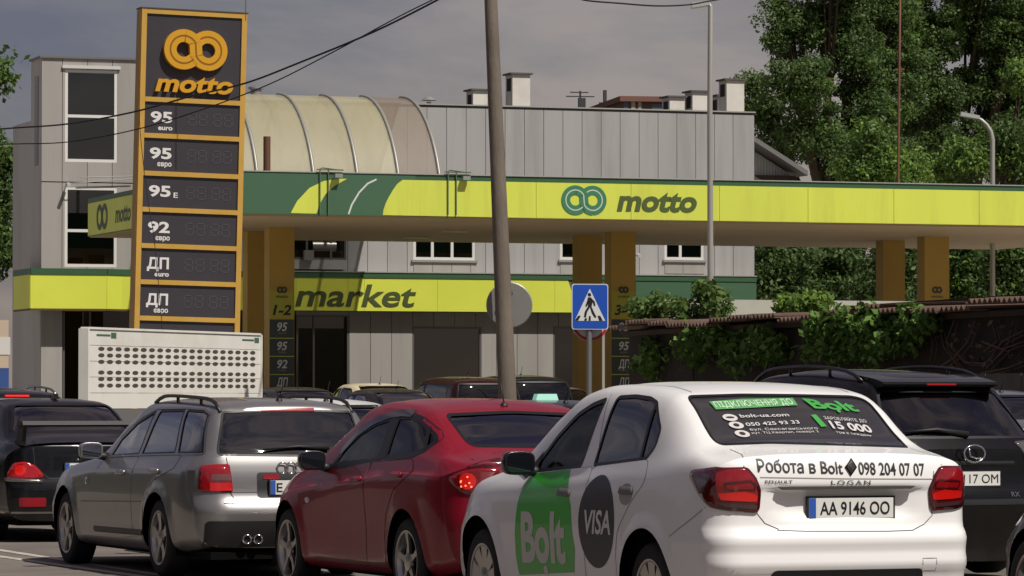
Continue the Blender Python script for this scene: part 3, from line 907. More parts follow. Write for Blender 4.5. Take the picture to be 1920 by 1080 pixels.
# ------------------------------------------------------------------ the market building
WB_ = 95.0
M_CLAD = mat('grey cladding', 'a3a19f', .5, .0, var=.09, vscale=.6, dirt='7a766e', dirt_amt=.42, dscale=1.3, stretch=(1.8, 1, .16))
M_CLADL = mat('pale grey cladding', '9e9a94', .5, .0, var=.09, vscale=.6, dirt='7f7a70', dirt_amt=.4, dscale=1.3, stretch=(1.8, 1, .16))
M_CORE = mat('wall core', '5a5855', .9)
M_FRAME = mat('white window frame', 'd8d6cf', .4)
G_WIN = glass('building glass', '3c3a38', 1.3)
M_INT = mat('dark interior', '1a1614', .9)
bld = Site('market_building', 'grey clad market building with lime fascia and barrel vault', 'building', 30, 97, LOT)
ZR = 8.70; A_R = 39.29; A_T0, A_T1 = 20.68, 24.0
zw = lambda px, y, b=WB_: sz(px, y, b)
# solid cores behind the cladding
bld.box('wall_core', A_T1, A_R - .01, WB_ + .35, WB_ + 9, LOT, ZR - .05, M_CORE)
bld.box('roof', A_T1, A_R, WB_ + .02, WB_ + 9.05, ZR + .001, ZR + .05, mat('roof edge metal', '5c5a57', .5))
def openings(wins, a0, a1, z0, z1):
    """pieces of one cladding panel round the window openings"""
    rects = [(a0, a1, z0, z1)]
    for (wa0, wa1, wz0, wz1) in wins:
        out = []
        for (x0, x1, y0, y1) in rects:
            if wa1 <= x0 or wa0 >= x1 or wz1 <= y0 or wz0 >= y1: out.append((x0, x1, y0, y1)); continue
            if wz0 > y0: out.append((x0, x1, y0, wz0))
            if wz1 < y1: out.append((x0, x1, wz1, y1))
            m0, m1 = max(y0, wz0), min(y1, wz1)
            if wa0 > x0: out.append((x0, wa0, m0, m1))
            if wa1 < x1: out.append((wa1, x1, m0, m1))
        rects = out
    return [r for r in rects if r[1] - r[0] > .02 and r[3] - r[2] > .02]
def clad(s, a0, a1, z0, z1, b, m, wins=(), step=.55, start=None, parent=None, gap=.007):
    xs = [a0]; x = a0 + step if start is None else start
    while x < a1 - .12: xs.append(x); x += step
    xs.append(a1)
    for i in range(len(xs) - 1):
        for (x0, x1, y0, y1) in openings(wins, xs[i] + gap, xs[i + 1] - gap if i < len(xs) - 2 else xs[i + 1], z0, z1):
            s.box('cladding_panel', x0, x1, b, b + .045, y0, y1, m, parent)
    s.box('cladding_backing', a0, a1, b + .05, b + .07, z0, z1, M_CORE, parent) if not wins else None
def win(s, a0, a1, z0, z1, b, bars_v=(), bars_h=(), fw=.06, glassm=None, depth=.12, name='window', fm=None, back=M_INT):
    """frame, panes, dark room behind"""
    mb = MB(); d0, d1 = b + .01, b + .07
    mb.box(a0, a1, d0, d1, z0, z0 + fw); mb.box(a0, a1, d0, d1, z1 - fw, z1); mb.box(a0, a0 + fw, d0, d1, z0 + fw, z1 - fw); mb.box(a1 - fw, a1, d0, d1, z0 + fw, z1 - fw)
    xs = [a0 + fw] + [x for x in bars_v] + [a1 - fw]; zs = [z0 + fw] + list(bars_h) + [z1 - fw]
    for x in bars_v: mb.box(x - fw / 2, x + fw / 2, d0 + .001, d1 - .001, z0 + fw, z1 - fw)
    for z in bars_h: mb.box(a0 + fw, a1 - fw, d0 + .002, d1 - .002, z - fw / 2, z + fw / 2)
    f = s.part(name, mb, fm or M_FRAME)
    for i in range(len(xs) - 1):
        for j in range(len(zs) - 1):
            p = MB().add([(xs[i], b + .045, zs[j]), (xs[i + 1], b + .045, zs[j]), (xs[i + 1], b + .045, zs[j + 1]), (xs[i], b + .045, zs[j + 1])], [(0, 1, 2, 3)])
            s.part('pane', p, glassm or G_WIN, f)
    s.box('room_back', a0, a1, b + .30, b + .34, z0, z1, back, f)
    return f
# upper wall over the fascia
ZF1, ZF0 = 4.55, 3.585
uw = []
for p0, p1, bars_ in ((775, 891, (811, 848)), (1050, 1100, (1078,)), (1246, 1320, (1276,))):
    a0, a1 = sa(p0, WB_), sa(p1, WB_); z0, z1 = zw(p0, 487), zw(p0, 425)
    uw.append((a0, a1, z0, z1))
    win(bld, a0, a1, z0, z1, WB_, [sa(q, WB_) for q in bars_], [], .07, back=mat('curtained room', '7a6a5e', .9))
    bld.box('window_sill', a0 - .05, a1 + .05, WB_ - .06, WB_ + .01, z0 - .06, z0 - .002, mat('sill metal', '8e8c88', .5))
    clad(bld, a0, a1, z0 - .35, z0 - .065, WB_ - .015, M_CLADL, (), .5)
clad(bld, A_T1 + .01, A_R, ZF1 - .05, ZR, WB_, M_CLAD, uw, .515, sa(652, WB_))
bld.box('parapet_cap', A_T1, A_R + .03, WB_ - .04, WB_ + .3, ZR + .052, ZR + .085, mat('pale edge metal', '9c9c94', .5))
bld.box('side_wall', A_R - .008, A_R, WB_ + .05, WB_ + 9, LOT, ZR, M_CLAD)
# lower wall
lw_ = []
def lwin(p0, p1, y0, y1, **k):
    a0, a1 = sa(p0, WB_), sa(p1, WB_); z0, z1 = max(zw(p0, y1), LOT + .02), zw(p0, y0)
    lw_.append((a0, a1, z0, z1)); return a0, a1, z0, z1
fd = mat('grey door frame', '6a6865', .4, .4)
a0, a1, z0, z1 = lwin(556, 655, 590, 830); win(bld, a0, a1, z0, z1, WB_, [a0 + (a1 - a0) * .33], [], .05, glass('door glass', '2a2624', .8), name='shop_door', fm=fd)
a0, a1, z0, z1 = lwin(773, 903, 612, 735); win(bld, a0, a1, z0, z1, WB_, [], [], .05, G_WIN, name='shop_window', fm=fd)
bld.box('notice', a0 + (a1 - a0) * .48, a0 + (a1 - a0) * .54, WB_ + .10, WB_ + .11, z0 + (z1 - z0) * .6, z1 - .12, mat('paper notice', '8f8f92', .6))
a0, a1, z0, z1 = lwin(1037, 1100, 612, 780); win(bld, a0, a1, z0, z1, WB_, [], [], .05, G_WIN, name='shop_window', fm=fd)
clad(bld, sa(555, WB_), A_R, LOT, ZF0 - .005, WB_ + .001, M_CLADL, lw_, .55, sa(655, WB_))
# fascia with the shop's name
FA = WB_ - .34
bld.box('fascia_core', sa(440, FA), sa(1418, FA), FA, WB_ - .02, ZF0 + .01, ZF1 - .02, M_CORE)
bld.box('fascia_top', sa(440, FA), sa(1418, FA), FA - .03, WB_ - .02, ZF1 - .15, ZF1 - .018, M_DGREEN2)
bld.box('fascia_flashing', sa(440, FA), sa(1418, FA), FA - .05, WB_ - .01, ZF1 - .016, ZF1 + .01, mat('pale edge metal', '9c9c94', .5))
fs = [440, 555, 652, 683, 820, 930, 1040]
for i in range(len(fs) - 1):
    bld.box('fascia_panel', sa(fs[i], FA) + .003, sa(fs[i + 1], FA) - .003, FA - .012, FA - .001, ZF0, ZF1 - .152, M_LIME2)
ar = sa(1040, FA); ae = sa(1072, FA)
bld.poly('fascia_panel', [(ar + .003, ZF0), (ae, ZF0), (ae, ZF1 - .45), (ar + .35, ZF1 - .152), (ar + .003, ZF1 - .152)], FA - .012, FA - .001, M_LIME2)
gs = [1072, 1192, 1300, 1418]
for i in range(3): bld.box('fascia_panel', sa(gs[i], FA) + .003, sa(gs[i + 1], FA) - .003, FA - .010, FA - .001, ZF0, ZF1 - .152, M_DGREEN)
t0, tz0 = sab(553, 573, FA); t1 = sa(780, FA)
bld.text('fascia_lettering', 'market', (t0 + t1) / 2, FA - .013, tz0, t1 - t0, sz(553, 541, FA) - tz0, mat('market lettering', '46502a', .5), None, bold=.018, shear=.2, depth=.012, cap=.546)
# bay window under the canopy, left of the name
a0, a1 = sa(552, WB_ - .5), sa(655, WB_ - .5)
win(bld, a0, a1, zw(560, 487), zw(560, 430), WB_ - .25, [a0 + (a1 - a0) * .28, a0 + (a1 - a0) * .72], [], .05, G_WIN, name='bay_window', fm=fd)
bld.box('bay_roof', a0, a1, WB_ - .25, WB_ - .001, zw(560, 430) + .002, zw(560, 430) + .08, M_CLAD)
bld.box('bay_sill', a0, a1, WB_ - .25, WB_ - .001, zw(560, 505), zw(560, 487) - .002, M_CLAD)
mb = MB().tube([(a0 + .55, WB_ - .10, zw(560, 462)), (a0 + 1.15, WB_ - .10, zw(560, 462))], .16, 14); bld.part('duct', mb, mat('duct metal', '8e8a86', .35, .7), None, smooth=True, auto=40)  # grey tube standing in for the round reflection in the bay glass
bld.box('outdoor_lamp', a0 + .28, a0 + .52, WB_ - .42, WB_ - .27, zw(560, 489), zw(560, 470), mat('lamp box grey', '77746f', .5))
# the barrel vault on the upper floor
VR, VZ, NV = 3.44, 5.46, 14
def vault_pt(a, t, r=VR): return (a, WB_ - r * math.cos(t), VZ + r * math.sin(t))
ribs = [24.0, 25.2] + [sa(p, WB_) for p in (520, 600, 675, 750)]
M_V1 = mat('weathered vault sheet', 'b3ac8c', .55, var=.12, vscale=.8, dirt='857a5c', dirt_amt=.5, dscale=.8, stretch=(2.2, .5, .5))
M_V2 = mat('brown vault sheet', '8a7d6d', .6, var=.07, vscale=.8, dirt='6b5f50', dirt_amt=.5, dscale=.8, stretch=(2.2, .5, .5))
def see_through(m, fac):
    nt = m.node_tree; o = nt.nodes['Material Output']; t = nt.nodes.new('ShaderNodeBsdfTransparent'); x = nt.nodes.new('ShaderNodeMixShader'); x.inputs['Fac'].default_value = fac
    nt.links.new(nt.nodes['Principled BSDF'].outputs['BSDF'], x.inputs[1]); nt.links.new(t.outputs['BSDF'], x.inputs[2]); nt.links.new(x.outputs['Shader'], o.inputs['Surface'])
see_through(M_V1, .48); see_through(M_V2, .48)
for i in range(len(ribs) - 1):
    mb = MB()
    for k in range(NV + 1):
        t = math.pi / 2 * k / NV
        for r_ in (VR, VR - .05):
            for a in (ribs[i] + .02, ribs[i + 1] - .02): mb.v.append(vault_pt(a, t, r_))
    for k in range(NV):
        q, n_ = 4 * k, 4 * k + 4
        mb.f += [(q, q + 1, n_ + 1, n_), (q + 2, n_ + 2, n_ + 3, q + 3), (q, n_, n_ + 2, q + 2), (q + 1, q + 3, n_ + 3, n_ + 1)]
    mb.f += [(0, 2, 3, 1), (4 * NV, 4 * NV + 1, 4 * NV + 3, 4 * NV + 2)]
    bld.part('vault_panel', mb, M_V2 if i == len(ribs) - 2 else M_V1, smooth=True, auto=35)
for a in ribs[1:]:
    mb = MB(); mb.tube([vault_pt(a, math.pi / 2 * k / 20, VR + .012) for k in range(21)], .045, 6)
    bld.part('vault_rib', mb, mat('vault rib', '9a9890', .45, .3), smooth=True)
bld.box('vault_sill', 24.0, ribs[-1], WB_ - VR - .03, WB_ - VR + .08, VZ - .12, VZ - .002, M_CORE)
vg = [(24.0, 0)]
mb = MB().tube([(sa(500, 91), 91.0, 6.2), (sa(500, 91), 91.0, sz(500, 256, 91))], .085, 10); bld.part('flue_pipe', mb, mat('rusty flue', '6a4a38', .7, .3, dirt='8a4020', dirt_amt=.6, dscale=3.0), smooth=True, auto=40)
# tower with the tall windows on the left
TW = []
for y0, y1, ym in ((130, 303, 217), (350, 500, 432)):
    a0, a1 = sa(121, WB_), sa(219, WB_); TW.append((a0, a1, zw(121, y1), zw(121, y0)))
    win(bld, a0, a1, zw(121, y1), zw(121, y0), WB_, [], [zw(121, ym)], .07, glass('tower glass', '4a4846', 1.5), name='tower_window')
bld.box('window_hood', sa(115, WB_), sa(224, WB_), WB_ - .06, WB_ - .001, zw(121, 128), zw(121, 122), mat('white metal strip', 'c8c6c0', .4))
ZT = 9.66
for z0, z1 in ((ZF1 - .05, zw(100, 342)), (zw(100, 340), ZT)):
    clad(bld, A_T0, A_T1, z0, z1, WB_ + .002, M_CLADL, TW, .62, sa(116, WB_))
bld.box('tower_core', A_T0 + .02, A_T1 - .01, WB_ + .36, WB_ + 1.2, LOT, ZT - .02, M_CORE)
bld.box('tower_side', A_T0, A_T0 + .019, WB_ + .048, WB_ + 1.2, LOT, ZT, M_CLAD)
bld.box('tower_side', A_T1 - .009, A_T1, WB_ + .048, WB_ + 1.2, ZR, ZT, M_CLAD)
bld.box('tower_cap', A_T0 - .05, A_T1 + .03, WB_ - .05, WB_ + 1.25, ZT + .001, ZT + .05, mat('tower cap metal', '6a6865', .5))
win(bld, A_T0 + .05, A_T0 + .12, 6.6, 9.1, WB_ + .3, [], [], .01, G_WIN, name='side_slit') if False else None
bld.box('side_slit', A_T0 - .012, A_T0 - .001, WB_ + .35, WB_ + .75, zw(65, 308), zw(65, 140), mat('slit glass', '3c3a3c', .2))
bld.box('annex', A_T0 + .02, A_T1, WB_ + 1.21, WB_ + 3.4, LOT, 8.22, M_CLAD)
clad(bld, A_T0, sa(117, WB_), LOT, ZF0 - .005, WB_ + .003, M_CLADL, (), .62)
win(bld, sa(119, WB_), A_T1, LOT + .02, ZF0 - .01, WB_ + .05, [sa(170, WB_)], [], .05, glass('door glass', '2a2624', .8), name='shop_door', fm=fd)
# fascia round the foot of the tower, chamfered where it steps back
b0 = WB_ - .55; aL = sa(57, b0); aM = sa(200, b0)
b1 = WB_ - .30; aN = sa(228, b1)
def fpanel(p, q, z0, z1, m, t=.012):
    (xa, ya), (xb, yb) = p, q; d = Vector((xb - xa, yb - ya)).normalized(); n = Vector((d.y, -d.x)) * t
    mb = MB().prism([(xa, ya), (xb, yb), (xb + n.x, yb + n.y), (xa + n.x, ya + n.y)], 'z', z0, z1); return mb
for p, q in (((aL, b0), (aM, b0)), ((aM + .002, b0), (aN, b1)), ((aN + .002, b1), (sa(440, b1), b1)), ((aL, b0 + 1.9), (aL, b0))):
    bld.part('fascia_panel', fpanel(p, q, ZF0, ZF1 - .152, M_LIME2), M_LIME2)
    bld.part('fascia_top', fpanel(p, q, ZF1 - .15, ZF1, M_DGREEN2, .03), M_DGREEN2)
    bld.part('fascia_underside', fpanel(p, q, ZF0 - .05, ZF0 - .002, M_DGREEN2, .01), mat('brown lip', '57421f', .6))
bld.part('fascia_core', MB().prism([(aL + .01, b0 + .01), (aM, b0 + .01), (aN, b1 + .01), (sa(440, b1), b1 + .01), (sa(440, b1), WB_ - .02), (aL + .01, WB_ - .02)], 'z', ZF0 + .002, ZF1 - .005), M_CORE)
# small marks, cameras and pipes on the tower
mb = MB()
mb.tube([(sa(125, WB_) + .02, WB_ - .25, zw(125, 345)), (sa(250, WB_), WB_ - .25, zw(250, 336))], .012, 6); mb.tube([(sa(148, WB_), WB_ - .15, zw(125, 333)), (sa(250, WB_), WB_ - .15, zw(250, 331))], .012, 6)
tag(bld.part('wall_pipe', mb, mat('grey pipe', '8a8884', .5)), kind='stuff')
for px, py in ((127, 345), (1196, 478)):
    a, z = sab(px, py, WB_ - .2)
    mb = MB().tube([(a, WB_ - .35, z - .03), (a + .03, WB_ - .12, z)], .045, 10); mb.tube([(a + .02, WB_ - .15, z), (a + .02, WB_, z + .03)], .015, 6)
    bld.part('security_camera', mb, mat('camera white', 'c9c7c2', .4), smooth=True, auto=40)
# chimneys and vents on the roof
M_CHIM = mat('white chimney render', 'd2cec4', .8, var=.06, vscale=2, dirt='a09684', dirt_amt=.4, dscale=1.6)
for px0, px1, y, bb in ((876, 914, 168, 97.2), (950, 994, 138, 97.2), (1245, 1284, 181, 97.4), (1288, 1327, 171, 97.4), (1337, 1350, 178, 99.4), (1352, 1396, 149, 97.2)):
    dd = .55; a1 = sa(px1, bb); a0 = sa(px0 + 11, bb); zt = sz(px1, y, bb)
    c = bld.box('chimney', a0, a1, bb, bb + dd, ZR - .1, zt - .03, M_CHIM)
    bld.box('chimney_cap', a0 - .07, a1 + .06, bb - .06, bb + dd + .05, zt - .028, zt + .015, mat('chimney cap', '57504a', .7), c)
    bld.box('chimney_flue', a0 - .003, a0 + .05, bb + .12, bb + dd - .1, zt - .45, zt - .12, mat('chimney opening', '2c2826', .9), c)
for px, yt, bb in ((804, 180, 97), (479, 158, 96.5)):
    a = sa(px, bb); z = sz(px, yt, bb); mb = MB()
    if px > 600:
        mb.lathe([(.06, ZR), (.06, z - .15), (.001, z - .15)], 12, 'z', (a, bb, 0)); mb.lathe([(.19, z - .11), (.10, z - .03), (.001, z)], 16, 'z', (a, bb, 0)); mb.lathe([(.001, z - .12), (.19, z - .115)], 16, 'z', (a, bb, 0))
    else:
        mb.lathe([(.14, ZR), (.14, z - .12)], 14, 'z', (a, bb, 0)); mb.lathe([(.001, z - .06), (.19, z - .07), (.19, z - .12), (.001, z - .12)], 14, 'z', (a, bb, 0))
    bld.part('roof_vent', mb, mat('vent metal', 'a5a39e', .4, .5), smooth=True, auto=40)

def zz(ox, oy, sc, pts): return [(ox + p[0] / sc, oy + p[1] / sc) for p in pts]
class Pose:
    """where a car stands: measures features of the photograph on its body"""
    def __init__(s, shell, X, Y, th, z0=0.0):
        s.sh, s.th = shell, R(th)
        s.loc = Vector((X, Y, z0)); s.mi = (Matrix.Translation(s.loc) @ Matrix.Rotation(s.th, 4, 'Z')).inverted()
    def hit(s, px, py):
        o = s.mi @ Vector((0, 0, EYE)); d = (s.mi.to_3x3() @ ray(px, py)).normalized()
        h = s.sh.bvh.ray_cast(o, d)
        if h[0] is not None: return h[0]
        q = o
        for _ in range(12):            # just off the outline: the nearest point of the body
            n_ = s.sh.bvh.find_nearest(q)[0]; q = o + d * (n_ - o).dot(d)
        return s.sh.bvh.find_nearest(q)[0]
    def to(s, pts, fr):
        u, v, n = FR[fr] if isinstance(fr, str) else fr
        return [(lambda h: (h.dot(u), h.dot(v)))(s.hit(*p)) for p in pts]
    def text(s, name, txt, pl, pr, ptop, fr, m, parent, **k):
        """lettering from its baseline ends and the top of its capitals in the photograph"""
        a, b, c = s.to([pl, pr, ptop], fr)
        sx = 1 if b[0] > a[0] else -1
        rise = (b[1] - a[1]) / (b[0] - a[0])
        t = (c[0] - a[0]) / (b[0] - a[0]); hgt = c[1] - (a[1] + (b[1] - a[1]) * t)
        s.sh.text(name, txt, fr, (a[0] + b[0]) / 2, (a[1] + b[1]) / 2, abs(b[0] - a[0]), hgt, m, parent, sx=sx, rise=rise, **k)
RL = frame_dir((-1, -1, .0), (1, -1, 0)); RRt = frame_dir((1, -1, .0), (1, 1, 0))
def mirx(p): return [(-a, b) for a, b in p]

# ------------------------------------------------------------------ the white saloon taxi
def white_saloon():
    K = dict(
        z7=[(-.88, 1.12), (-.62, 1.155), (-.44, 1.18), (-.36, 1.215), (.0, 1.425), (.10, 1.465), (.45, 1.512), (1.0, 1.525), (1.45, 1.495), (1.70, 1.44), (2.45, 1.03), (2.6, 1.0), (3.1, .93), (3.35, .85), (3.47, .78)],
        z5=[(-.88, 1.085), (-.45, 1.145), (-.32, 1.19), (.0, 1.375), (.14, 1.425), (.55, 1.462), (1.05, 1.468), (1.40, 1.43), (1.75, 1.31), (2.35, 1.02), (2.5, .985), (3.1, .89), (3.47, .74)],
        w5=[(-.88, .66), (-.45, .66), (-.1, .625), (.4, .62), (1.2, .63), (1.6, .635), (2.35, .68), (3.2, .60)],
        z4=[(-.88, 1.04), (-.5, 1.09), (0, 1.085), (.8, 1.035), (1.9, .97), (2.4, .945), (3.0, .87), (3.47, .70)],
        w4=[(-.88, .745), (-.4, .765), (.5, .785), (1.5, .785), (2.3, .77), (3.0, .75), (3.47, .68)],
        z3=[(-.88, .90), (0, .92), (1.5, .87), (2.5, .83), (3.47, .62)],
        w3=[(-.88, .79), (-.4, .825), (.5, .84), (2., .838), (2.6, .83), (3.47, .76)],
        z2=[(-.88, .56), (3.47, .55)], w2=[(-.88, .81), (-.3, .855), (1, .855), (2.6, .855), (3.47, .80)],
        ws=[(-.88, .76), (0, .80), (2.6, .80), (3.47, .74)], zb=[(-.88, .30), (-.5, .24), (0, .20), (2.6, .20), (3.47, .22)])
    S = Shell(K, -.88, 3.47, [(.28, .06), (.44, .025), (.475, .012), (.49, -.004), (.52, -.006), (.56, .006), (.60, .003), (.635, -.008), (.66, -.002), (.70, .034), (.74, .042), (.90, .045), (.955, .035), (1.0, .04), (1.06, .055), (1.10, .08), (1.14, .14)],
              [(.2, .06), (.45, 0), (.6, .02), (.78, .10), (.85, .2)], (0, 2.634), .375, .315, rcr=.17, rcf=.42, bow=.05, step=.03, fine=1.7, dents=[(.47, .735, .934, .035)])
    X, Y, TH, Z0 = 1.55, 23.0, 21.5, .02
    P = Pose(S, X, Y, TH, Z0)
    root = thing('white_saloon_car', 'white saloon taxi with green Bolt door and black round VISA sticker', 'car', (X, Y, 0), R(TH), 'cars queueing in the street')
    root.location.z = Z0
    M = paint('white car paint', 'e9e8e5', 0, .36)
    z1 = lambda q: zz(860, 720, 3.0, q); z2 = lambda q: zz(1100, 700, 2.842, q); z3 = lambda q: zz(1440, 690, 2.769, q); z5 = lambda q: zz(1240, 690, 4.0, q); z8 = lambda q: zz(1240, 850, 3.31, q)
    # glass
    rg = P.to(z2([(38, 490), (168, 128), (258, 122), (338, 133), (376, 158), (395, 300), (368, 388), (318, 455)]), 'L')
    fg = P.to([(996, 885), (1045, 820), (1085, 777), (1112, 759), (1138, 749), (1088, 876)], 'L')
    bg = P.to(z5([(185, 213), (600, 200), (1000, 204)]) + z3([(440, 148), (508, 166), (735, 410), (300, 396), (0, 388)]) + z5([(420, 575)]), 'B')
    bx = [(p[0], p[1]) for p in bg]
    for fr in 'LR':
        window(S, root, 'rear_door_glass', rnd(rg, .03), fr, G_DARK, .022)
        window(S, root, 'front_door_glass', rnd(fg, .03), fr, glass('clear side glass', 'cdd2cf', .35), .03)
    M_FILM = mat('printed window film', '353334', .10, spec=.5, coat=.6)
    film = window(S, root, 'rear_window', rnd(bx, .04), 'B', M_FILM, .012, .06)
    window(S, root, 'windscreen', rnd([(-.62, 1.05), (.62, 1.05), (.53, 1.43), (-.53, 1.43)], .06), 'F', G_LIGHT, .03)
    q = P.to(z2([(322, 170), (383, 160)]) + z2([(285, 455)]), 'L')
    S.strip('quarter_bar', [P.to(z2([(372, 165)]), 'L')[0], P.to(z2([(285, 460)]), 'L')[0]], 'L', .03, M_RUBBER, root, .002, False)
    # paint panels and gaps
    for fr in 'LR':
        d1 = [(.90, .30), (1.98, .30), (2.05, .55), (2.00, .80), (1.93, .965), (.92, 1.022)]
        d2 = [(.385, .30), (.885, .30), (.905, 1.022), (.11, 1.075), (.06, .95), (.22, .83), (.40, .66), (.44, .50)]
        for dpoly in (d1, d2):
            dd = rnd(dpoly, .05)
            dr = S.patch('door', dd, fr, M, root, .0022, .06)
            S.strip('door_gap', dd, fr, .005, mat('grey seam', '4a4844', .8), dr, .0012)
        S.strip('door_gap', [(.905, 1.02), (.90, 1.06), (.985, 1.45)], fr, .005, mat('grey seam', '4a4844', .8), root, .0012, False)
        S.strip('side_moulding', [(.42, .30), (2.1, .29)], fr, .05, M, root, .002, False, .05, 0, .008)
    # door handles on flat scoops; the dark upper flap carries the recess shade
    for c, w_ in (((560 / 2.842 + 860, 655 / 2.842 + 700), .06), ((892 / 2.842 + 860, 645 / 2.842 + 700), .06)):
        a, b = P.to([c], 'L')[0]
        for fr in 'LR':
            h = S.patch('handle_scoop', circ(a, b, .095, 28, ry=.062), fr, mat('handle recess', '9a968f', .5), root, .0032, .03)
            S.patch('door_handle', rnd([(a - .10, b + .0), (a + .10, b + .0), (a + .085, b + .046), (a - .085, b + .046)], .02), fr, mat('shaded handle flap', '5a5754', .4), h, .012, .03, skirt=.01)
    # green door wrap with its lettering, round sticker
    gr = P.to([(983, 910), (997, 889), (1071, 880), (1071, 950), (1074, 1000), (1079, 1030), (1078, 1073), (975, 1078), (968, 1040), (966, 1000), (970, 950)], 'L')
    M_GREEN = mat('green vinyl wrap', '3ab036', .4, coat=.3)
    S.patch('door_wrap', dens(gr, .04), 'L', M_GREEN, root, .0035, .05)
    M_WV = mat('pale grey vinyl', 'c9c5bd', .45)
    P.text('wrap_lettering', 'Bolt', z1([(362, 990)])[0], z1([(608, 998)])[0], z1([(362, 712)])[0], 'L', M_WV, root, bold=.035, off=.0050)
    dc = P.to(z1([(495, 1046)]), 'L')[0]
    S.patch('wrap_dot', circ(dc[0], dc[1], .035, 20, ry=.028), 'L', M_WV, root, .005, .03)
    vc = P.to(z2([(52, 788)]), 'L')[0]; ve = P.to(z2([(147, 788), (52, 540), (52, 1037)]), 'L')
    S.patch('round_sticker', circ(vc[0], (ve[1][1] + ve[2][1]) / 2, abs(ve[0][0] - vc[0]) * 1.02, 48, ry=(ve[1][1] - ve[2][1]) / 2), 'L', mat('dark violet vinyl', '27242b', .4), root, .004, .05)
    P.text('sticker_lettering', 'VISA', zz(860, 700, 2.842, [(672, 850)])[0], zz(860, 700, 2.842, [(812, 857)])[0], zz(860, 700, 2.842, [(660, 722)])[0], 'L', M_WHITEV, root, bold=.02, shear=.15, off=.0055)
    # boot lid
    lid = P.to(z2([(835, 496), (905, 560), (922, 640), (908, 748), (950, 800), (1023, 831)]) + z8([(720, 478), (900, 484), (1400, 484), (1560, 478), (1630, 440), (1680, 385), (1668, 230), (1690, 110), (1640, 85), (1300, 75), (800, 70)]), 'B')
    S.strip('boot_gap', lid[:14], 'B', .0045, mat('grey seam', '4a4844', .8), root, .0015, False)
    lid_up = P.to(z2([(765, 405), (825, 432), (838, 497)]), 'T')
    S.strip('boot_gap', lid_up, 'T', .0045, mat('grey seam', '4a4844', .8), root, .0015, False)
    S.strip('boot_gap', mirx(lid_up), 'T', .0045, mat('grey seam', '4a4844', .8), root, .0015, False)
    S.strip('boot_crease', P.to(z8([(612, 150), (1130, 158), (1680, 160)]), 'B'), 'B', .006, mat('grey gap and crease', '8a8780', .6), root, .0015, False)  # no gap here: flat grey strip stands for shade along the crease
    # lamps
    tl = P.to(z2([(553, 545), (566, 518), (690, 504), (855, 502), (900, 555), (924, 605), (918, 722), (904, 746), (760, 736), (660, 714), (600, 640)]), RL)
    tl2 = P.to(z2([(690, 530), (760, 512), (850, 515), (895, 570), (908, 640), (905, 690), (700, 672)]), RL)
    tl3 = P.to(z2([(705, 640), (840, 625), (905, 650), (900, 685), (715, 675)]), RL)
    tl4 = P.to(z2([(735, 585), (870, 575), (895, 590), (890, 618), (745, 620)]), RL)
    tl5 = P.to(z2([(700, 690), (905, 703), (900, 725), (740, 712)]), RL)
    for fr, f_ in ((RL, 1), (RRt, -1)):
        g = (lambda q: q) if f_ == 1 else (lambda q: [(-a, b) for a, b in q])
        t = S.patch('tail_lamp', rnd(g(tl), .02), fr, M_REDL, root, .012, .03, skirt=.016)
        S.patch('lamp_segment', rnd(g(tl2), .02), fr, M_REDB, t, .0145, .03)
        S.patch('lamp_segment', rnd(g(tl3), .01), fr, mat('glowing red lens', 'b8160f', .15, coat=1.0, emit='ff2010', estr=.06), t, .017, .03)
        S.strip('lamp_line', g(tl4), fr, .010, M_REDL, t, .0175)
        S.patch('lamp_segment', g(tl5), fr, mat('smoked lens', '3a2a2a', .1, coat=1.0), t, .0165, .03)
    # strip over the number plate with the recess below
    bar = P.to(z8([(715, 207), (1592, 216), (1585, 230), (740, 226)]), 'B')
    by = S.on(0, .945, 'B')[0].y
    MB().prism([(-.42, .936), (.42, .936), (.39, .920), (-.39, .920)], 'y', by - .012, by + .05).build('boot_trim', mat('satin trim', '4a4643', .45, .2), root)
    pc, pn = S.on(0.0, .845, 'B', .012)
    a = P.to(z8([(1168, 340)]), 'B')[0]
    pc, pn = S.on(a[0], a[1], 'B', .014)
    plate(root, pc, 'AA 9146 OO')
    P.text('boot_lettering', 'Робота в Bolt', z8([(598, 115)])[0], z8([(1128, 128)])[0], z8([(598, 36)])[0], 'B', M_BLACK, root, bold=.012, off=.004)
    P.text('boot_lettering', '098 204 07 07', z8([(1226, 130)])[0], z8([(1636, 138)])[0], z8([(1226, 52)])[0], 'B', M_BLACK, root, bold=.012, off=.004)
    P.text('maker_lettering', 'RENAULT', z8([(643, 188)])[0], z8([(813, 188)])[0], z8([(643, 166)])[0], 'B', mat('grey lettering', '4a4744', .6), root, bold=.006, off=.005)
    P.text('model_lettering', 'LOGAN', z8([(1053, 194)])[0], z8([(1296, 194)])[0], z8([(1053, 166)])[0], 'B', mat('grey lettering', '4a4744', .6), root, bold=.006, off=.005, space=1.3)
    dm = P.to(z8([(1137, 86), (1174, 32), (1211, 88), (1174, 140)]), 'B')
    b = S.patch('maker_badge', dm, 'B', M_BLACK, root, .008, .03, skirt=.006)
    cx, cz = sum(p[0] for p in dm) / 4, sum(p[1] for p in dm) / 4
    S.strip('badge_line', [(cx + (p[0] - cx) * .55, cz + (p[1] - cz) * .62) for p in dm], 'B', .007, mat('badge line', '4a4644', .3, .5), b, .009)
    # printing on the rear window
    MG = mat('green print', '5a9a5c', .5); MG2 = mat('pale print', 'b9d8b6', .5); MGB = mat('vivid green print', '3f9b45', .5); MWp = mat('white print', 'c8c5c2', .5)
    S.patch('print_banner', P.to(z5([(358, 255), (600, 235), (985, 228), (1022, 282), (700, 300), (408, 314)]), 'B'), 'B', MG, film, .0035, .04)
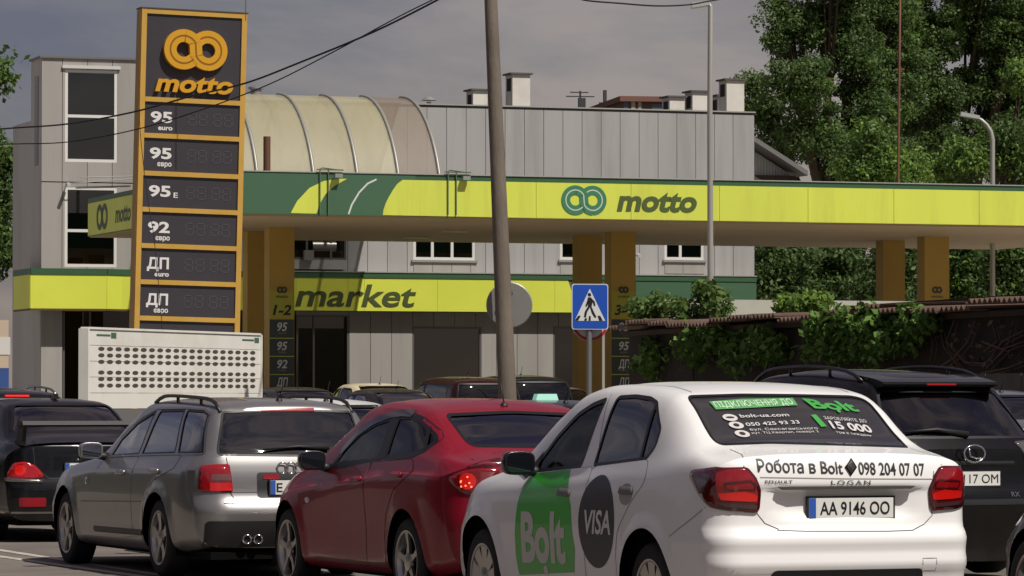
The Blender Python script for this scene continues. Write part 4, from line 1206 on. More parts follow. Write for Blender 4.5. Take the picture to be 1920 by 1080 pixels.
    P.text('print_lettering', 'ПІДКЛЮЧЕННЯ ДО', z5([(412, 300)])[0], z5([(995, 275)])[0], z5([(400, 258)])[0], 'B', MG2, film, bold=.02, off=.005)
    P.text('print_lettering', 'Bolt', z5([(1105, 300)])[0], z5([(1490, 330)])[0], z5([(1058, 232)])[0], 'B', MGB, film, bold=.035, off=.005, shear=-.25)
    dd = P.to(z5([(1330, 328)]), 'B')[0]; S.patch('print_dot', circ(dd[0], dd[1], .012, 14, ry=.008), 'B', MGB, film, .005, .02)
    for (cx_, cy_), kind in (((515, 375), 'web'), ((562, 432), 'phone'), ((607, 496), 'pin')):
        c0, c1, c2 = P.to(z5([(cx_, cy_), (cx_ + 54, cy_), (cx_, cy_ - 26)]), 'B')
        icon = S.patch('print_icon', circ(c0[0], c0[1], abs(c1[0] - c0[0]), 24, ry=abs(c2[1] - c0[1])), 'B', MWp, film, .004, .03)
        S.patch('icon_mark', circ(c0[0], c0[1], abs(c1[0] - c0[0]) * (.62 if kind == 'web' else .42), 14, ry=abs(c2[1] - c0[1]) * (.28 if kind == 'web' else .5)), 'B', M_FILM, icon, .0052, .02)
    P.text('print_lettering', 'bolt-ua.com', z5([(595, 376)])[0], z5([(960, 366)])[0], z5([(595, 350)])[0], 'B', MWp, film, bold=.012, off=.005)
    P.text('print_lettering', '050 425 93 33', z5([(640, 440)])[0], z5([(1040, 420)])[0], z5([(636, 414)])[0], 'B', MWp, film, bold=.012, off=.005)
    P.text('print_lettering', 'вул. Саксаганського', z5([(668, 474)])[0], z5([(1175, 464)])[0], z5([(664, 456)])[0], 'B', MWp, film, off=.005)
    P.text('print_lettering', 'кут. ТЦ Квартал, поверх 2', z5([(682, 500)])[0], z5([(1182, 486)])[0], z5([(680, 484)])[0], 'B', MWp, film, off=.005)
    S.patch('print_bar', P.to(z5([(1120, 355), (1158, 352), (1240, 440), (1200, 446)]), 'B'), 'B', MGB, film, .004, .04)
    P.text('print_lettering', 'ЗАРОБЛЯЙТЕ ДО', z5([(1225, 388)])[0], z5([(1542, 414)])[0], z5([(1220, 366)])[0], 'B', MWp, film, off=.005)
    P.text('print_lettering', '15 000', z5([(1285, 455)])[0], z5([(1590, 490)])[0], z5([(1255, 398)])[0], 'B', MWp, film, bold=.03, off=.005)
    P.text('print_lettering', 'грн в тиждень', z5([(1320, 493)])[0], z5([(1580, 520)])[0], z5([(1316, 476)])[0], 'B', MWp, film, off=.005)
    # bumper
    S.patch('bumper_grille', rnd([(-.50, .30), (.50, .30), (.46, .478), (-.46, .478)], .03), 'B', M_DARK, root, .004, .06)
    tow = P.to(z3([(840, 1020)]), 'B')[0]
    S.strip('tow_cover', [(tow[0] - .045, tow[1] - .035), (tow[0] + .045, tow[1] - .035), (tow[0] + .045, tow[1] + .035), (tow[0] - .045, tow[1] + .035)], 'B', .005, mat('grey gap and crease', '8a8780', .6), root, .0018)
    S.strip('bumper_gap', [(a, b) for a, b in P.to(z2([(440, 870), (540, 790), (635, 714)]), RL)], RL, .005, mat('grey gap and crease', '8a8780', .6), root, .0015, False)
    # front end, simple
    for sd_ in (-1, 1):
        S.patch('headlamp', rnd([(sd_ * .42, .66), (sd_ * .74, .70), (sd_ * .76, .82), (sd_ * .46, .78)], .03), 'F', M_CLEARL, root, .006, .05, skirt=.01)
    S.patch('radiator_grille', rnd([(-.36, .62), (.36, .62), (.34, .74), (-.34, .74)], .02), 'F', M_DARK, root, .004, .05)
    mirror(root, -.905, 1.83, 1.03, -1, mat('mirror shell black', '141415', .3, coat=.4), .20, .145); mirror(root, .905, 1.83, 1.03, 1, mat('mirror shell black', '141415', .3, coat=.4), .20, .145)
    tri = P.to([(986, 897), (975, 886), (1003, 868), (1022, 845), (1006, 884)], 'L')
    for fr in 'LR': S.patch('mirror_base', tri, fr, M_DARK, root, .004, .05)
    # roof seams and aerial
    S.strip('roof_seam', [(-.50, .15), (-.50, 1.45)], 'T', .010, mat('grey gap and crease', '8a8780', .6), root, .0015, False)
    S.strip('roof_seam', [(.50, .15), (.50, 1.45)], 'T', .010, mat('grey gap and crease', '8a8780', .6), root, .0015, False)
    S.body(M, root)
    wells(root, S, (0, 2.634), .375, .315, .80)
    for x, y in ((-.735, 0), (.735, 0), (-.735, 2.634), (.735, 2.634)):
        wheel(root, x, y, .305, .205, .185, 'cap', M_ALLOY, -1 if x < 0 else 1)
    seats(root, [(1.05, 'front'), (.15, 'rear')], .45)
    MB().box(-.68, .68, -.3, 2.3, .28, .32).build('cabin_floor', M_WELL, root)
    MB().box(-.66, .66, 1.75, 2.15, .60, .93).build('dashboard', M_DARK, root)
    MB().box(-.70, .70, -.80, 3.3, .18, .24).build('underbody', M_WELL, root)
    st = MB()
    st.tube([(-.36 + .18 * math.cos(t), 1.58 + .06 * math.sin(t), .93 + .17 * math.sin(t)) for t in [i * math.pi / 8 for i in range(17)]], .014, 6, False)
    st.build('steering_wheel', M_DARK, root, True)
    return root
white_saloon()

# ------------------------------------------------------------------ shared fittings of the other cars
def fittings(S, P, root, M, hubs, ar, az, wr, rim, tw, style, track, seat_y=((1.0, 'front'), (.1, 'rear')), seat_z=.42, ends=(-.85, 3.3), well_x=.80, interior=True):
    S.body(M, root)
    wells(root, S, hubs, ar, az, well_x)
    for hy in hubs:
        for sd_ in (-1, 1): wheel(root, sd_ * track, hy, wr, rim, tw, style, M_ALLOY, sd_)
    if interior:
        seats(root, seat_y, seat_z)
        MB().box(-.68, .68, ends[0] + .5, 2.2, .28, .32).build('cabin_floor', M_WELL, root)
        MB().box(-.66, .66, 1.70, 2.05, .58, .90).build('dashboard', M_DARK, root)
    MB().box(-.70, .70, ends[0], ends[1], .17, .23).build('underbody', M_WELL, root)
def rail(S, root, pts, m, x, h=.045, name='roof_rail'):
    b = MB(); n = 14; path = []
    for i in range(n + 1):
        y = pts[0] + (pts[1] - pts[0]) * i / n
        p, nn = S.on(x, y, 'T'); t = min(i, n - i) / n
        path.append(p + Vector((0, 0, h * min(1, (t / .16) ** .6) + .004)))
    b.tube(path, .016, 6)
    for i in (n // 3, 2 * n // 3):
        b.tube([path[i], path[i] - Vector((0, 0, h + .01))], .014, 6)
    return b.build(name, m, root, True)
def aerial(S, root, x, y, ln, back):
    p, nn = S.on(x, y, 'T'); b = MB()
    b.lathe([(.001, .03), (.02, .02), (.03, 0)], 10, 'z', p)
    b.tube([p + Vector((0, 0, .02)), p + Vector((0, -back, ln))], [.005, .0035], 5)
    return b.build('roof_aerial', M_DARK, root, True)

# ------------------------------------------------------------------ the red saloon
def red_saloon():
    K = dict(
        z7=[(-.95, 1.02), (-.70, 1.065), (-.52, 1.09), (-.40, 1.125), (.10, 1.345), (.20, 1.375), (.6, 1.43), (1.05, 1.445), (1.4, 1.42), (1.62, 1.36), (2.35, 1.00), (2.55, .96), (3.1, .86), (3.3, .78), (3.42, .68)],
        z5=[(-.95, .995), (-.55, 1.05), (-.42, 1.09), (.05, 1.28), (.25, 1.335), (.65, 1.375), (1.0, 1.382), (1.3, 1.355), (1.7, 1.21), (2.3, .965), (2.5, .925), (3.1, .82), (3.42, .64)],
        w5=[(-.95, .62), (-.45, .64), (0, .60), (.5, .59), (1.1, .60), (1.6, .62), (2.3, .68), (3.2, .58)],
        z4=[(-.95, .97), (-.5, 1.03), (0, 1.045), (.7, 1.005), (1.7, .935), (2.3, .90), (3.0, .78), (3.42, .60)],
        w4=[(-.95, .70), (-.5, .745), (.3, .765), (1.5, .765), (2.3, .75), (3.0, .70), (3.42, .60)],
        z3=[(-.95, .90), (0, .915), (.8, .87), (1.6, .81), (2.4, .76), (3.42, .55)],
        w3=[(-.95, .79), (-.4, .835), (.3, .835), (1.5, .825), (2.5, .82), (3.42, .72)],
        z2=[(-.95, .52), (0, .56), (1.3, .50), (3.42, .46)], w2=[(-.95, .79), (-.3, .84), (.3, .83), (1.3, .81), (2.5, .835), (3.42, .76)],
        ws=[(-.95, .74), (0, .79), (2.6, .79), (3.42, .70)], zb=[(-.95, .28), (-.5, .22), (0, .19), (2.6, .18), (3.42, .20)])
    S = Shell(K, -.95, 3.42, [(.26, .06), (.42, .01), (.60, 0), (.70, .03), (.90, .05), (1.0, .05), (1.04, .10)],
              [(.2, .06), (.40, 0), (.55, .02), (.68, .10), (.75, .2)], (0, 2.57), .36, .315, rcr=.26, rcf=.48, bow=.06, step=.032, crease=.022)
    X, Y, TH = .03, 28.2, 22.0
    P = Pose(S, X, Y, TH)
    root = thing('red_saloon_car', 'dark red saloon car between the white taxi and the grey estate', 'car', (X, Y, 0), R(TH), 'cars queueing in the street')
    M = paint('deep red car paint', '7e0a20', 0, .36, .35)
    z = lambda q: zz(500, 700, 2.842, q)
    fg = P.to(z([(352, 491), (420, 400), (500, 318), (590, 262), (668, 236), (640, 330), (590, 466)]), 'L')
    rg = P.to(z([(634, 451), (712, 230), (780, 228), (832, 252), (872, 288), (908, 320), (920, 358), (850, 404), (780, 434)]), 'L')
    for fr in 'LR':
        window(S, root, 'front_door_glass', rnd(fg, .02), fr, G_LIGHT, .045)
        window(S, root, 'rear_door_glass', rnd(rg, .02), fr, G_LIGHT, .045)
        S.strip('quarter_bar', P.to(z([(868, 290), (845, 402)]), 'L'), fr, .035, M_RUBBER, root, .003, False)
        S.patch('door_pillar', P.to(z([(590, 466), (640, 330), (668, 236), (712, 230), (634, 451)]), 'L'), fr, M_RUBBER, root, .003, .05)
        v = P.to(z([(400, 418), (490, 318), (580, 255), (668, 222), (730, 212), (785, 215)]), 'L')
        S.strip('rain_deflector', dens(v, .03, False), fr, .05, mat('smoked deflector', '141012', .15, coat=.6), root, .006, False, .03)
        for d in ([(.84, .24), (1.92, .24), (2.02, .5), (1.95, .76), (1.86, .90), (.86, .985)], [(.40, .24), (.825, .24), (.85, .985), (.0, 1.02), (-.10, .92), (.22, .80), (.40, .62), (.45, .45)]):
            d = rnd(d, .05); o = S.patch('door', d, fr, M, root, .0022, .06); S.strip('door_gap', d, fr, .007, M_SEAM, o, .0012)
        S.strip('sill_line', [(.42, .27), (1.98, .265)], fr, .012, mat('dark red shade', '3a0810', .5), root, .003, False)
        for hx in (1.04, .18):
            z_ = .845 if hx > .5 else .89
            S.patch('door_handle', rnd([(hx - .10, z_), (hx + .10, z_), (hx + .10, z_ + .032), (hx - .10, z_ + .032)], .015), fr, M, root, .014, .03, skirt=.012)
    tl = P.to(z([(950, 222)]), 'B')[0]; bl = P.to(z([(1082, 385)]), 'B')[0]
    bg = [(tl[0], tl[1]), (0, tl[1] + .02), (-tl[0], tl[1]), (-bl[0], bl[1]), (0, bl[1] - .01), (bl[0], bl[1])]
    window(S, root, 'rear_window', rnd(bg, .05), 'B', glass('blue tinted glass', '5d6e80', 1.3), .02)
    window(S, root, 'windscreen', rnd([(-.62, 1.02), (.62, 1.02), (.52, 1.35), (-.52, 1.35)], .06), 'F', G_LIGHT, .03)
    lamp = P.to(z([(968, 560), (1030, 524), (1110, 508), (1190, 505), (1250, 508), (1215, 570), (1125, 655), (1050, 640), (1000, 600)]), RL)
    fin = P.to(z([(1060, 500), (1180, 462), (1250, 448), (1260, 486), (1190, 500)]), RL)
    c0 = P.to(z([(1072, 575)]), RL)[0]
    for fr, g in ((RL, 1), (RRt, -1)):
        t = S.patch('tail_lamp', rnd([(a * g, b) for a, b in lamp], .03), fr, mat('red saloon lamp lens', '7a0d18', .1, coat=1.0), root, .010, .03, skirt=.012)
        S.patch('brake_bulb', circ(c0[0] * g, c0[1], .058, 20), fr, mat('dim lit lens', 'b01614', .2, coat=1.0, emit='ff2010', estr=.28), t, .013, .03)
        for k in range(7):
            S.patch('bulb_spark', circ((c0[0] + random.uniform(-.05, .07)) * g, c0[1] + random.uniform(-.045, .045), .0065, 8), fr, mat('bulb spark', 'ff9a70', .2, emit='ff8060', estr=1.6), t, .015, .03)
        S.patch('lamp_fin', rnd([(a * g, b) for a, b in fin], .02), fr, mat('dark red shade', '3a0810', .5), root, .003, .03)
    S.strip('boot_gap', [(-.60, 1.03), (-.56, .93), (-.50, .68), (-.40, .62), (.40, .62), (.50, .68), (.56, .93), (.60, 1.03)], 'B', .006, M_SEAM, root, .0015, False)
    p, n_ = S.on(0, .80, 'B', .012); plate(root, p, '')
    sm = P.to([(576, 937)], 'L')[0]
    for fr in 'LR': S.patch('side_repeater', circ(sm[0], sm[1], .045, 16, ry=.02), fr, M_CLEARL, root, .008, .03, skirt=.008)
    for sd_ in (-1, 1):
        S.patch('headlamp', rnd([(sd_ * .40, .58), (sd_ * .66, .62), (sd_ * .68, .74), (sd_ * .48, .68)], .03), 'F', M_CLEARL, root, .006, .05, skirt=.01)
        mirror(root, sd_ * .90, 1.80, .985, sd_, mat('red saloon mirror shell', '1a1a1c', .25, coat=.6), .20, .145)
        tri = [(1.92, .93), (1.70, .965), (1.62, .95), (1.86, .90)]
        S.patch('mirror_base', tri, 'L' if sd_ < 0 else 'R', M_DARK, root, .004, .05)
    aerial(S, root, 0.02, .28, .22, -.10)
    fittings(S, P, root, M, (0, 2.57), .36, .315, .305, .215, .19, 'star', .73)
    MB().box(-.60, .60, -.45, -.05, .98, 1.0).build('parcel_shelf', M_DARK, root)
    st = MB().tube([(-.36 + .18 * math.cos(t), 1.55 + .06 * math.sin(t), .90 + .17 * math.sin(t)) for t in [i * math.pi / 8 for i in range(17)]], .014, 6, False).build('steering_wheel', M_DARK, root, True)
red_saloon()

# ------------------------------------------------------------------ the grey estate
def grey_estate():
    K = dict(
        z7=[(-1.03, 1.02), (-.97, 1.10), (-.90, 1.25), (-.84, 1.375), (-.72, 1.41), (-.2, 1.44), (.6, 1.452), (1.05, 1.44), (1.38, 1.395), (2.15, 1.00), (2.35, .96), (3.2, .88), (3.5, .82), (3.77, .70)],
        z5=[(-1.03, .98), (-.95, 1.08), (-.86, 1.26), (-.78, 1.335), (-.2, 1.372), (.6, 1.385), (1.0, 1.37), (1.4, 1.26), (2.1, .96), (2.4, .91), (3.2, .84), (3.77, .66)],
        w5=[(-1.03, .60), (-.9, .585), (-.3, .60), (.6, .61), (1.2, .62), (2.1, .68), (3.2, .62)],
        z4=[(-1.03, .96), (-.5, .995), (.5, .98), (1.6, .945), (2.3, .90), (3.2, .80), (3.77, .62)],
        w4=[(-1.03, .70), (-.8, .745), (0, .775), (1.5, .78), (2.3, .77), (3.2, .74), (3.77, .66)],
        z3=[(-1.03, .86), (0, .86), (1.6, .84), (2.5, .78), (3.77, .55)],
        w3=[(-1.03, .78), (-.6, .83), (.5, .845), (2., .845), (2.7, .84), (3.77, .74)],
        z2=[(-1.03, .52), (3.77, .50)], w2=[(-1.03, .80), (-.5, .85), (1, .86), (2.8, .855), (3.77, .78)],
        ws=[(-1.03, .76), (0, .81), (2.8, .81), (3.77, .72)], zb=[(-1.03, .27), (-.5, .22), (0, .19), (2.8, .18), (3.77, .20)])
    S = Shell(K, -1.03, 3.77, [(.25, .05), (.40, .0), (.56, -.012), (.60, -.004), (.63, .03), (.66, .05), (.80, .065), (.90, .09), (1.02, .135)],
              [(.2, .06), (.42, 0), (.6, .03), (.78, .12)], (0, 2.76), .365, .32, rcr=.22, rcf=.42, bow=.05, step=.034, crease=.009)
    X, Y, TH = -2.08, 32.7, 22.0
    P = Pose(S, X, Y, TH)
    root = thing('grey_estate_car', 'silver grey estate car with dark roof rails and four ring badge', 'car', (X, Y, 0), R(TH), 'cars queueing in the street')
    M = paint('silver grey car paint', '949290', .7, .3)
    a1 = lambda q: zz(0, 680, 2.7, q); a6 = lambda q: zz(100, 720, 3.0, q); a2 = lambda q: zz(300, 700, 2.8425, q)
    fg = P.to(a6([(325, 405), (385, 312), (470, 225), (580, 155), (478, 393)]), 'L')
    rg = P.to(a1([(718, 462), (816, 244), (938, 240), (884, 456)]), 'L')
    qg = P.to(a1([(902, 456), (952, 240), (1030, 246), (1056, 262), (1026, 456)]), 'L')
    GA = glass('estate glass', '4b4f4e', 1.5)
    for fr in 'LR':
        for nm, q in (('front_door_glass', fg), ('rear_door_glass', rg), ('rear_quarter_glass', qg)):
            window(S, root, nm, rnd(q, .02), fr, GA, .02)
        ol = P.to(a6([(312, 408), (378, 300), (470, 210), (588, 140)]) + a1([(820, 232), (950, 230), (1040, 238), (1066, 262), (1034, 462), (880, 464)]) + a6([(480, 400)]), 'L')
        S.strip('window_chrome', rnd(ol, .02), fr, .014, mat('satin chrome', '9a9792', .25, .9), root, .004)
        for d in ([(.70, .36), (1.82, .36), (1.86, .6), (1.80, .80), (1.70, .93), (.72, .962)], [(.36, .36), (.69, .36), (.71, .962), (-.40, .985), (-.36, .88), (.10, .78), (.36, .60)]):
            d = rnd(d, .04); o = S.patch('door', d, fr, M, root, .0022, .06); S.strip('door_gap', d, fr, .007, M_SEAM, o, .0012)
        S.strip('side_moulding', [(.38, .345), (1.84, .335)], fr, .05, mat('estate moulding', '3d3b39', .5), root, .003, False, .05, 0, .012)
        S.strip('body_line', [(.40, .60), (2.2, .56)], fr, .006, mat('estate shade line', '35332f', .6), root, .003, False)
        for c in ((380, 508), (567, 503)):
            a, b = P.to(a6([c]), 'L')[0]
            S.patch('door_handle', rnd([(a - .11, b), (a + .10, b), (a + .10, b + .035), (a - .11, b + .035)], .015), fr, M, root, .025, .03, skirt=.02)
        c = P.to(a6([(187, 542)]), 'L')[0]
        S.patch('side_repeater', rnd([(c[0] - .03, c[1] - .03), (c[0] + .03, c[1] - .03), (c[0] + .03, c[1] + .03), (c[0] - .03, c[1] + .03)], .01), fr, M_CLEARL, root, .006, .03, skirt=.006)
    tl, bl = P.to(a2([(332, 206), (308, 434)]), 'B')
    bg = [tl, (0, tl[1] + .015), (-tl[0], tl[1]), (-bl[0], bl[1]), (0, bl[1] - .01), bl]
    window(S, root, 'rear_window', rnd(bg, .03), 'B', glass('estate rear glass', '33363a', 1.9), .016)
    S.strip('high_brake_lamp', [(-.22, tl[1] + .016), (.22, tl[1] + .016)], 'B', .028, M_REDB, root, .004, False)
    wp = [S.on(x, z_, 'B', .02)[0] for x, z_ in ((.30, bl[1] + .04), (.05, bl[1] + .055), (-.25, bl[1] + .03))]
    MB().tube(wp, [.02, .012, .008], 6).build('rear_wiper', M_DARK, root, True)
    window(S, root, 'windscreen', rnd([(-.64, 1.0), (.64, 1.0), (.54, 1.36), (-.54, 1.36)], .06), 'F', G_LIGHT, .03)
    lp = P.to(a2([(217, 492), (290, 486), (370, 485), (382, 560), (389, 634), (290, 636), (206, 630)]), RL)
    l1 = P.to(a2([(275, 540), (372, 538), (380, 572), (275, 572)]), RL); l2 = P.to(a2([(268, 585), (382, 585), (386, 626), (268, 628)]), RL)
    for fr, g in ((RL, 1), (RRt, -1)):
        f_ = lambda q: [(a * g, b) for a, b in q]
        t = S.patch('tail_lamp', rnd(f_(lp), .02), fr, mat('estate lamp lens', '8a1119', .15, coat=1.0), root, .009, .04, skirt=.012)
        S.patch('reversing_lens', f_(l1), fr, mat('grey red lens', '6b4440', .15, coat=1.0), t, .0115, .04)
        S.patch('brake_lens', f_(l2), fr, mat('glowing red lens', 'd81f16', .15, coat=1.0, emit='ff2010', estr=.25), t, .0115, .04)
    for q in range(4):
        p, n_ = S.on(-.105 + q * .07, .885, 'B', .01)
        MB().lathe([(.045 + .007 * math.cos(k * math.pi / 3), .007 * math.sin(k * math.pi / 3)) for k in range(6)], 20, 'y', p, True).build('badge_ring', M_CHROME, root, True)
    S.patch('plate_recess', rnd([(-.32, .655), (.32, .655), (.32, .855), (-.32, .855)], .03), 'B', M_DARK, root, .004, .06)
    for sd_ in (-1, 1): S.patch('reversing_lamp', rnd([(sd_ * .27, .80), (sd_ * .14, .80), (sd_ * .14, .84), (sd_ * .27, .84)], .01), 'B', M_REDB, root, .008, .05)
    p, n_ = S.on(.04, .735, 'B', .016); pl = plate(root, p, '')
    flat_text('plate_lettering', 'E', (-.185, -.0092, -.036), (1, 0, 0), (0, 0, 1), (0, -1, 0), .05, .074, M_BLACK, pl, .012, 0, .002)
    S.strip('bumper_chrome', [(-.60, .622), (.60, .622)], 'B', .02, mat('satin chrome', '9a9792', .25, .9), root, .004, False, .05, 0, .004)
    S.patch('bumper_lower', rnd([(-.74, .27), (.74, .27), (.74, .475), (-.74, .475)], .04), 'B', mat('estate lower bumper', '171615', .6), root, .010, .035)
    S.strip('boot_gap', [(-.555, 1.0), (-.54, .70), (-.51, .64), (.51, .64), (.54, .70), (.555, 1.0)], 'B', .006, M_SEAM, root, .0015, False)
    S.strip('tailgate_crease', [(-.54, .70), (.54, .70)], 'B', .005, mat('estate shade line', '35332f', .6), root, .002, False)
    for x in (-.42, -.33):
        p, n_ = S.on(x, .33, 'B'); MB().lathe([(.028, .10), (.030, -.03), (.038, -.03), (.038, .10)], 16, 'y', p, True).build('exhaust_pipe', M_CHROME, root, True)
    for sd_ in (-1, 1):
        rail(S, root, (-.74, 1.02), mat('dark roof rail', '26221f', .4), sd_ * .555)
        mirror(root, sd_ * .92, 1.70, 1.0, sd_, M, .20, .14)
        S.patch('headlamp', rnd([(sd_ * .42, .56), (sd_ * .72, .60), (sd_ * .74, .74), (sd_ * .44, .70)], .03), 'F', M_CLEARL, root, .006, .05, skirt=.01)
    aerial(S, root, 0, -.55, .12, .10)
    fittings(S, P, root, M, (0, 2.76), .365, .32, .315, .215, .205, 'five', .735, ((1.0, 'front'), (.1, 'rear')), .40, (-.95, 3.6))
grey_estate()

# ------------------------------------------------------------------ the black saloon with the boot wing
def black_saloon():
    K = dict(
        z7=[(-.98, 1.00), (-.72, 1.05), (-.52, 1.075), (-.42, 1.10), (.05, 1.375), (.15, 1.41), (.6, 1.44), (1.0, 1.44), (1.4, 1.40), (2.2, 1.0), (2.4, .96), (3.1, .86), (3.52, .68)],
        z5=[(-.98, .97), (-.5, 1.03), (-.38, 1.07), (.05, 1.31), (.2, 1.345), (.6, 1.375), (1.0, 1.375), (1.4, 1.27), (2.2, .96), (3.1, .82), (3.52, .64)],
        w5=[(-.98, .62), (-.45, .63), (0, .57), (.6, .58), (1.2, .60), (2.2, .67), (3.2, .58)],
        z4=[(-.98, .94), (-.5, .99), (.5, .98), (1.6, .93), (2.3, .89), (3.1, .78), (3.52, .6)], w4=[(-.98, .70), (-.5, .74), (.5, .76), (1.6, .76), (2.4, .74), (3.1, .70), (3.52, .62)],
        z3=[(-.98, .86), (1, .85), (2.5, .76), (3.52, .52)], w3=[(-.98, .79), (-.4, .825), (1, .83), (2.5, .82), (3.52, .72)],
        z2=[(-.98, .52), (3.52, .48)], w2=[(-.98, .80), (-.3, .845), (1, .84), (2.5, .84), (3.52, .76)],
        ws=[(-.98, .76), (0, .80), (2.6, .80), (3.52, .70)], zb=[(-.98, .22), (-.5, .20), (0, .18), (3.52, .18)])
    S = Shell(K, -.98, 3.52, [(.2, .04), (.40, 0), (.58, 0), (.64, .03), (.90, .05), (.96, .06), (1.02, .12)], [(.2, .05), (.4, 0), (.6, .05), (.75, .15)], (0, 2.6), .36, .31, rcr=.22, rcf=.42, bow=.06, step=.045)
    X, Y, TH = -4.60, 41.0, 22.0
    P = Pose(S, X, Y, TH)
    root = thing('black_saloon_car', 'black saloon car with a tall boot wing and lit tail lamp', 'car', (X, Y, 0), R(TH), 'cars queueing in the street')
    M = paint('black car paint', '0a0b0f', 0, .3, .4)
    for fr in 'LR':
        window(S, root, 'front_door_glass', rnd([(.92, .99), (.92, 1.33), (1.25, 1.29), (1.78, .965)], .03), fr, G_DARK, .02, .09)
        window(S, root, 'rear_door_glass', rnd([(.86, .99), (.86, 1.335), (.30, 1.31), (.05, 1.15), (.05, 1.03)], .03), fr, G_DARK, .02, .09)
        for d in ([(.88, .27), (1.95, .27), (1.98, .7), (1.80, .92), (.89, .955)], [(.40, .27), (.86, .27), (.87, .955), (.0, .985), (.38, .6)]):
            d = rnd(d, .05); o = S.patch('door', d, fr, M, root, .0022, .09); S.strip('door_gap', d, fr, .007, M_SEAM, o, .0012)
    window(S, root, 'rear_window', rnd([(-.50, 1.375), (.50, 1.375), (.62, 1.105), (-.62, 1.105)], .05), 'B', glass('black saloon glass', '2a3040', 1.6), .02)
    window(S, root, 'windscreen', rnd([(-.6, 1.0), (.6, 1.0), (.5, 1.36), (-.5, 1.36)], .05), 'F', G_MID, .03)
    l = lambda q: zz(0, 700, 3.176, q)
    lp = P.to(l([(45, 600), (80, 535), (150, 525), (205, 545), (250, 590), (262, 622), (150, 628), (45, 625)]), RL)
    ch = P.to(l([(30, 622), (262, 632), (255, 652), (35, 642)]), RL)
    c0 = P.to(l([(120, 578)]), RL)[0]
    for fr, g in ((RL, 1), (RRt, -1)):
        f_ = lambda q: [(a * g, b) for a, b in q]
        t = S.patch('tail_lamp', rnd(f_(lp), .03), fr, mat('black saloon lamp lens', '98121a', .12, coat=1.0, emit='ff2010', estr=.06), root, .010, .04, skirt=.012)
        S.patch('brake_bulb', circ(c0[0] * g, c0[1], .055, 16), fr, mat('dim lit lens', 'b01614', .2, coat=1.0, emit='ff2010', estr=.28), t, .0125, .04)
        S.patch('lamp_chrome', f_(ch), fr, mat('satin chrome', '9a9792', .25, .9), root, .012, .05, skirt=.012)
        S.patch('bumper_reflector', rnd([(g * -.70, .36), (g * -.44, .36), (g * -.44, .45), (g * -.70, .45)], .02), 'B', mat('red reflector', '8c1620', .3), root, .006, .05)
    p, n_ = S.on(0.02, .735, 'B', .012); pl = plate(root, p, '')
    flat_text('plate_lettering', 'B', (-.185, -.0092, -.036), (1, 0, 0), (0, 0, 1), (0, -1, 0), .05, .074, M_BLACK, pl, .012, 0, .002)
    S.strip('boot_gap', [(-.56, .98), (-.54, .75), (-.40, .64), (.40, .64), (.54, .75), (.56, .98)], 'B', .006, mat('dark grey line', '2c2c30', .5), root, .0015, False)
    S.strip('bumper_line', [(-.80, .30), (.80, .30)], 'B', .02, mat('satin chrome', '9a9792', .25, .9), root, .003, False)
    for x in (-.66, .66):
        MB().prism([(-.92, .97), (-.62, .97), (-.68, 1.02), (-.78, 1.13), (-.84, 1.20), (-1.0, 1.20), (-.95, 1.10)], 'x', x - .02, x + .02).build('wing_support', mat('matt black wing', '0c0c0e', .6), root)
    MB().prism([(-1.04, 1.175), (-.84, 1.155), (-.78, 1.17), (-.84, 1.205), (-1.02, 1.215)], 'x', -.70, .70).build('wing_blade', mat('matt black wing', '0c0c0e', .6), root)
    p, n_ = S.on(0, .35, 'T')
    MB().prism([(.08, 0), (-.10, 0), (-.10, .05), (-.06, .06)], 'x', -.02, .02).build('roof_fin', M, root).location = p
    for sd_ in (-1, 1):
        mirror(root, sd_ * .90, 1.75, .98, sd_, M, .19, .13)
        S.patch('headlamp', rnd([(sd_ * .40, .58), (sd_ * .68, .62), (sd_ * .70, .72), (sd_ * .46, .68)], .03), 'F', M_CLEARL, root, .006, .05)
    fittings(S, P, root, M, (0, 2.6), .36, .31, .31, .21, .2, 'seven', .73)
black_saloon()

